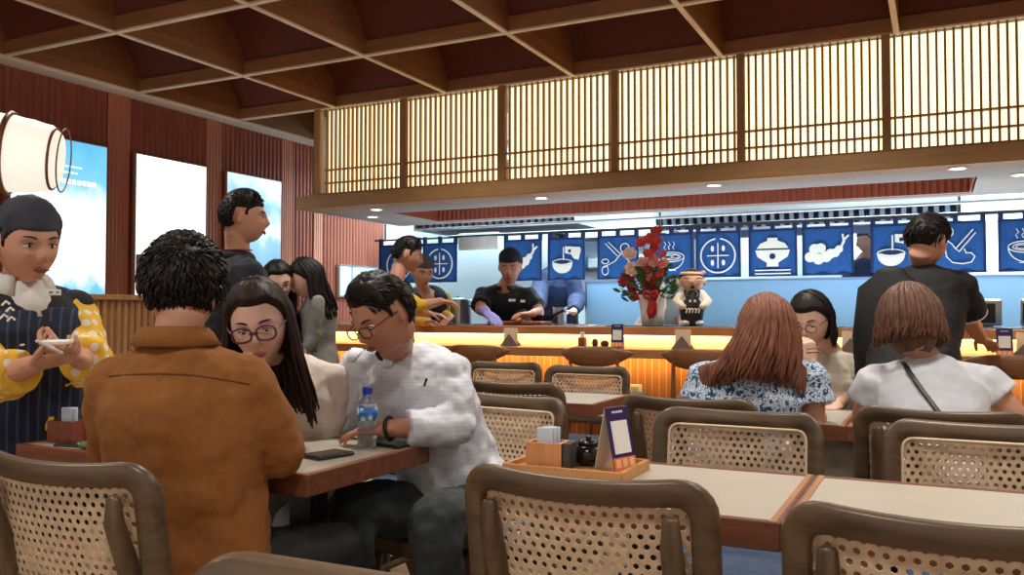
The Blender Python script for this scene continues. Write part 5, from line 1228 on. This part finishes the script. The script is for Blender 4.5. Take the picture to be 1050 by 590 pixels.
def pot(px, py, Y, r_, h, label, lid=True):
    x = gx(px, Y); z = 1.068 if Y < 5.95 else .98
    t = thing('stock_pot', label, 'pot', (x, Y, z)); b = MB(); b.rev((0, 0, 0), [(0, 0), (r_, 0), (r_, h), (r_+.006, h+.004), (r_-.004, h), (r_-.006, .01), (0, .01)], 28); b.build('body', steel, t, smooth=False)
    if lid: b = MB(); b.rev((0, 0, h), [(0, .03), (.02, .03), (.03, .022), (r_, .006), (r_, 0), (0, 0)], 28); b.build('lid', steel_d, t)
    b = MB()
    for sx in (-1, 1): b.tube([(sx*r_, -.03, h*.75), (sx*(r_+.03), -.02, h*.75), (sx*(r_+.03), .02, h*.75), (sx*r_, .03, h*.75)], .005, 6)
    b.build('handle', steel_d, t)
pot(470, 320, 5.82, .105, .18, 'large steel stock pot on the counter left of the cook')
pot(447, 320, 5.80, .07, .13, 'smaller steel pot beside the till staff’s hands', False)
pot(574, 320, 5.80, .05, .12, 'slim steel canister right of the cook', False)
# food board, cutting tray
t = thing('food_tray', 'reddish wooden tray with fried food in front of the cook', 'tray', (gx(533, 5.50), 5.50, 1.068))
b = MB(); b.box((0, 0, .012), (.42, .20, .022), bev=.005); b.build('board', M('red_board', (158, 74, 50), .5, noise_s=20, var=.15), t)
rnd = random.Random(3)
for k in range(7):
    b = MB(); b.loft([(-.15+.045*k, -.05, .034), (-.14+.045*k, .01, .050+.01*(k % 2)), (-.12+.045*k, .05, .036)], [(.013, .011), (.020, .015), (.011, .010)], (1, 0, 0), n=10, cap='round'); o = b.build('fried_shrimp', M('fried_gold', (206, 132, 72), .6, noise_s=60, var=.3, bump=.4)); o.location = t.location; tag(o, ['first', 'second', 'third', 'fourth', 'fifth', 'sixth', 'seventh'][k]+' golden fried piece from the left on the reddish tray', 'food', 'fried food on the tray'); 
t = thing('cleaver_rack', 'dark cooking gear beside the cook’s elbow', 'cookware', (gx(556, 5.66), 5.66, 1.068))
b = MB(); b.rev((0, 0, 0), [(0, 0), (.06, 0), (.10, .06), (.10, .066), (.058, .008), (0, .008)], 24); b.build('pan', M('pan_black', (24, 24, 28), .35), t, smooth=False)
b = MB(); b.tube([(.09, -.02, .06), (.2, -.08, .10)], .010, 8); b.build('handle', M('pan_black', (0, 0, 0)), t)
# bottles and jars left of the pot
for k, (px, h, col, l) in enumerate(((441, .09, (60, 92, 96), 'dark green jar'), (452, .07, (150, 60, 70), 'red sauce jar'), (462, .06, (196, 206, 200), 'small clear dish stack'))):
    b = MB(); r_ = .026; b.rev((0, 0, 0), [(0, 0), (r_, 0), (r_, h*.7), (r_*.6, h*.85), (r_*.6, h), (0, h)], 16); o = b.build('jar', M('jar_%d' % k, col, .3), smooth=False); o.location = (gx(px, 5.48), 5.46, 1.068); tag(o, l+' on the counter in front of the till staff', 'jar')
t = thing('food_plate', 'pinkish plate of food below the till staff’s hands', 'plate', (gx(442, 5.62), 5.66, 1.068))
b = MB(); b.rev((0, 0, 0), [(0, 0), (.06, 0), (.10, .015), (.10, .02), (.05, .008), (0, .008)], 24); b.build('plate', white, t)
b = MB()
for k in range(9): b.ell((.04*math.cos(k*2.1)*(k/9+.3), .04*math.sin(k*2.1)*(k/9+.3), .022), (.024, .02, .014), None, 10, 6)
b.build('food', M('pink_food', (170, 84, 92), .5, noise_s=40, var=.3), t, smooth=True)
# tills at the right
for px0, px1, l in ((981, 1027, 'dark-backed till monitor right of the black polo man'), (1046, 1080, 'till monitor cut by the right picture edge')):
    Y = 5.75; a, c = gx(px0, Y), gx(px1, Y); t = thing('till_monitor', l, 'monitor', ((a+c)/2, Y, 1.068)); w2 = c-a
    b = MB(); b.box((0, 0, .085), (w2, .03, .155), (.15, 0, 0), bev=.006); b.build('casing', steel, t); b = MB(); b.box((-.012, -.019, .080), (w2-.045, .008, .115), (.15, 0, 0)); b.build('dark_back', M('till_dark', (34, 28, 28), .3), t); b = MB(); b.box((0, .03, .006), (w2*.6, .12, .012)); b.build('stand', steel_d, t)
b = MB(); b.rev((0, 0, 0), [(0, 0), (.045, 0), (.045, .05), (.041, .05), (.041, .006), (0, .006)], 20)
for k, px in enumerate((872, 650)):
    o = None
t = thing('glass_jar', 'small clear jar on the counter by the vase', 'jar', (gx(590, 5.75), 5.75, 1.068)); b = MB(); b.rev((0, 0, 0), [(0, 0), (.018, 0), (.018, .06), (0, .06)], 14); b.build('body', steel_d, t)
# ================================================================== ON THE LEDGE
LT = .9275
def napkin(px, label, open_=True):
    t = thing('napkin_holder', label, 'napkin holder', (gx(px, 5.17), 5.17, LT), 0, 'triangular napkin holders')
    b = MB(); b.prism([(-.068, 0), (.068, 0), (0, .082)], (0, -.028, 0), (1, 0, 0), (0, 0, 1), .004); b.prism([(-.068, 0), (.068, 0), (0, .082)], (0, .028, 0), (1, 0, 0), (0, 0, 1), .004); b.box((0, 0, .003), (.13, .056, .006)); b.build('holder', M('holder_grey', (112, 100, 92), .5), t)
    b = MB()
    for k in range(7):
        y = -.020+.006*k; b.box((.004*math.sin(k*2), y, .062+.003*(k % 3)), (.088, .0022, .105), (0, .05*math.sin(k*1.7), 0))
    b.build('napkins', M('napkin_paper', (226, 208, 184), .85), t)
for px, l in ((524, 'triangular napkin holder on the ledge below the cook'), (700, 'triangular napkin holder below the chef figurine'), (872, 'triangular napkin holder right of the chopsticks woman'), (1052, 'triangular napkin holder at the right picture edge')): napkin(px, l)
t = thing('condiment_tray', 'low dark wood condiment tray on the ledge', 'tray', (gx(615, 5.13), 5.13, LT)); b = MB(); b.box((0, 0, .005), (.30, .10, .010), bev=.003); b.build('board', yokewood, t)
t = thing('chopstick_box', 'small red-brown box with pale papers on the condiment tray', 'box', (gx(597, 5.13), 5.13, LT+.010)); b = MB(); b.box((0, 0, .028), (.045, .045, .055), bev=.004); b.build('box', M('red_box', (146, 66, 44), .5), t); b = MB(); b.box((0, 0, .07), (.024, .02, .04)); b.build('papers', white, t)
for px, r_, h, l in ((610, .019, .045, 'taller small brown sauce jar on the condiment tray'), (620, .026, .035, 'wider low brown sauce pot on the condiment tray')):
    b = MB(); b.rev((0, 0, 0), [(0, 0), (r_*.8, 0), (r_, h*.3), (r_, h*.7), (r_*.7, h), (0, h+.004)], 18); o = b.build('sauce_jar', M('brown_glaze', (96, 44, 34), .25), smooth=False); o.location = (gx(px, 5.13), 5.13, LT+.010); tag(o, l, 'jar')
tent((gx(633, 5.12), 5.12, LT+.010), .1, 'dark framed sign with white square on the condiment tray', .92, .12)
tent((gx(1029, 5.10), 5.10, LT), 0, 'purple sign with white square touched by the man in black polo', .9, .12)
t = thing('wall_socket', 'cream double wall socket on the amber tiles behind the square table', 'wall socket', (gx(651, 5.28), 5.28, .62))
zz_ = zat(651, 404, 5.28); t.location.z = zz_-.06
b = MB(); b.box((0, -.002, .06), (.09, .012, .12), bev=.003); b.build('plate', M('socket_plate', (214, 196, 160), .4), t)
for q in (-1, 1):
    b = MB(); b.box((0, -.010, .06+q*.026), (.05, .003, .035)); b.build('socket', M('socket_inner', (176, 150, 108), .4), t)
# ================================================================== FLOWERS AND FIGURINE
Yf = 5.47; fx = gx(669, Yf); fa = thing('flower_arrangement', 'tall arrangement of red and pink flowers in a white wrapped vase with a red ribbon', 'flower arrangement', (fx, Yf, 1.068))
vz = M('vase_paper', (226, 216, 204), .7)
b = MB(); b.rev((0, 0, 0), [(0, 0), (.070, 0), (.078, .08), (.094, .18), (.100, .20), (.088, .195), (.07, .06), (0, .05)], 28); b.build('vase', vz, fa, smooth=True)
redm = M('ribbon_red', (168, 22, 34), .45); b = MB()
b.loft([(.02, -.088, .20), (.022, -.098, .14), (.012, -.10, .09), (.028, -.10, .05)], [(.022, .003)]*4, V((1, 0, 0)), n=8); b.loft([(.035, -.088, .20), (.045, -.095, .13), (.04, -.098, .07)], [(.016, .003)]*3, V((1, 0, 0)), n=8)
for sx in (-1, 1): b.tube([V((.02, -.095, .20))+V((sx*(.045*math.sin(a)), -.01*math.sin(a), .035*math.sin(a*2)*sx*.6)) for a in [PI*k/10 for k in range(11)]], .011, 8)
b.build('ribbon', redm, fa, smooth=True)
def flowerob(c, r_, mat, rnd, par):
    b = MB(); d0 = V((rnd.uniform(-.5, .5), -1, rnd.uniform(-.1, .8))).normalized(); R = d0.to_track_quat('Z', 'Y').to_matrix()
    for ring, (n_, tilt, rr) in enumerate(((7, 1.15, 1.0), (6, .75, .72), (5, .35, .45))):
        for k in range(n_):
            a = 2*PI*k/n_+ring*.5; M_ = Matrix.Rotation(a, 3, 'Z') @ Matrix.Rotation(tilt, 3, 'X')
            b.ell(V(c)+R@(M_@V((0, 0, r_*.55*rr))), (r_*.42*rr, r_*.10, r_*.55*rr), R@M_, 8, 6)
    b.ell(V(c)+R@V((0, 0, r_*.15)), r_*.22, None, 8, 6)
    b.build('flower', mat, par, smooth=True)
fm = [M('petal_red', (176, 24, 34), .6), M('petal_coral', (214, 72, 62), .6), M('petal_pink', (232, 150, 140), .6), M('petal_pale', (238, 206, 192), .6)]
rnd = random.Random(11)
FL = [(675, 238, 1, 9), (668, 246, 1, 10), (660, 250, 1, 9), (672, 255, 1, 9), (648, 262, 3, 11), (667, 262, 1, 9), (660, 270, 3, 10), (651, 276, 3, 11), (673, 268, 2, 10), (681, 272, 2, 9), (665, 275, 1, 9), (645, 283, 0, 11), (657, 284, 0, 11), (669, 283, 2, 10), (679, 281, 1, 9), (674, 288, 0, 10), (663, 292, 0, 10), (650, 296, 0, 9), (662, 301, 0, 10), (671, 300, 0, 10), (655, 306, 0, 9), (664, 308, 0, 9), (683, 262, 1, 7), (677, 248, 1, 7), (641, 290, 0, 8), (673, 294, 0, 9)]
for px, py, c_, r_ in FL:
    z = zat(px, py, Yf); flowerob((gx(px, Yf)-fx, rnd.uniform(-.05, .03), z-1.068), r_*.0046, fm[c_], rnd, fa)
b = MB()
for k in range(150):
    a = rnd.uniform(0, 2*PI); h = rnd.uniform(.17, .40); r_ = rnd.uniform(.05, .20)*(1.15-abs(h-.26)*3); p = V((r_*math.cos(a)*1.15, r_*math.sin(a)*.6, h)); dd = V((math.cos(a), math.sin(a)*.5, rnd.uniform(-.3, .8))).normalized()
    R = dd.to_track_quat('Z', 'Y').to_matrix() @ Matrix.Rotation(rnd.uniform(0, 6), 3, 'Z'); b.ell(p, (.012, .003, .030), R, 6, 5)
o = b.build('leaves', M('leaf_green', (62, 98, 54), .6, noise_s=20, var=.4), fa, smooth=True); o['kind'] = 'stuff'
b = MB()
for px, py, c_, r_ in FL: b.tube([(0, 0, .10), ((gx(px, Yf)-fx)*.4, .01, .22), (gx(px, Yf)-fx, .0, zat(px, py, Yf)-1.068)], .003, 5)
b.build('stems', M('stem_green', (70, 96, 50), .6), fa)
# generic chef figurine
Yd = 5.43; dx = gx(709, Yd); t = thing('chef_figurine', 'round-headed chef figurine in a white shirt and black apron on the counter', 'figurine', (dx, Yd, 1.068), .35); t.scale = (1.08, 1.08, 1.08)
cer = M('figurine_skin', (222, 182, 158), .35); wh = M('figurine_white', (234, 228, 216), .4); bk_ = M('figurine_black', (26, 26, 36), .4)
b = MB(); b.ell((0, 0, .265), (.072, .068, .066), None, 24, 16); 
for sx in (-1, 1): b.ell((sx*.076, 0, .255), (.014, .012, .018))
b.ell((0, -.070, .258), (.012, .014, .011)); b.build('head', cer, t, smooth=True)
b = MB(); b.ell((0, .010, .287), (.075, .068, .052), None, 24, 16); b.build('hair', bk_, t, smooth=True)
b = MB(); b.rev((0, .0, .300), [(.066, 0), (.068, .006), (.062, .016), (.058, .018)], 28); b.ell((.068, -.01, .315), (.016, .012, .012)); b.build('headband', cer, t, smooth=True)
b = MB(); b.ell((0, -.066, .226), (.014, .008, .010)); b.build('mouth', M('figurine_mouth', (60, 22, 20), .5), t, smooth=True)
b = MB()
for sx in (-1, 1): b.tube([(sx*.040-.014, -.066, .276), (sx*.040, -.069, .281), (sx*.040+.014, -.066, .276)], .003, 6)
b.build('eyebrow', bk_, t)
b = MB(); b.loft([(0, 0, .05), (0, 0, .10), (0, 0, .16), (0, 0, .205)], [(.058, .05), (.072, .06), (.066, .052), (.03, .03)], (1, 0, 0), n=24, cap='round')
for sx in (-1, 1): b.tube([(sx*.055, 0, .185), (sx*.088, -.012, .14), (sx*.066, -.056, .118)], [.030, .032, .024], 12)
b.build('shirt', wh, t, smooth=True)
b = MB(); b.loft([(0, -.008, .035), (0, -.010, .10), (0, -.012, .155), (0, -.012, .175)], [(.064, .052), (.075, .06), (.052, .05), (.036, .042)], (1, 0, 0), n=24, cap='round')
for sx in (-1, 1): b.tube([(sx*.034, -.052, .165), (sx*.042, -.035, .20), (sx*.036, 0, .212)], .006, 6)
b.build('apron', bk_, t, smooth=True)
b = MB()
for sx in (-1, 1): b.ell((sx*.055, -.066, .115), (.018, .016, .016))
b.build('hands', wh, t, smooth=True)
b = MB()
for k in range(5): b.tube([(-.038+.018*k, -.071, .078), (-.032+.018*k, -.073, .095), (-.042+.018*k, -.071, .10)], .0045, 6)
for sx in (-1, 1): b.box((sx*.014, -.064, .145), (.014, .006, .014), bev=.002)
b.build('apron_print', wh, t)
b = MB()
for sx in (-1, 1): b.ell((sx*.036, -.02, .017), (.032, .044, .019))
b.build('shoes', wh, t, smooth=True)
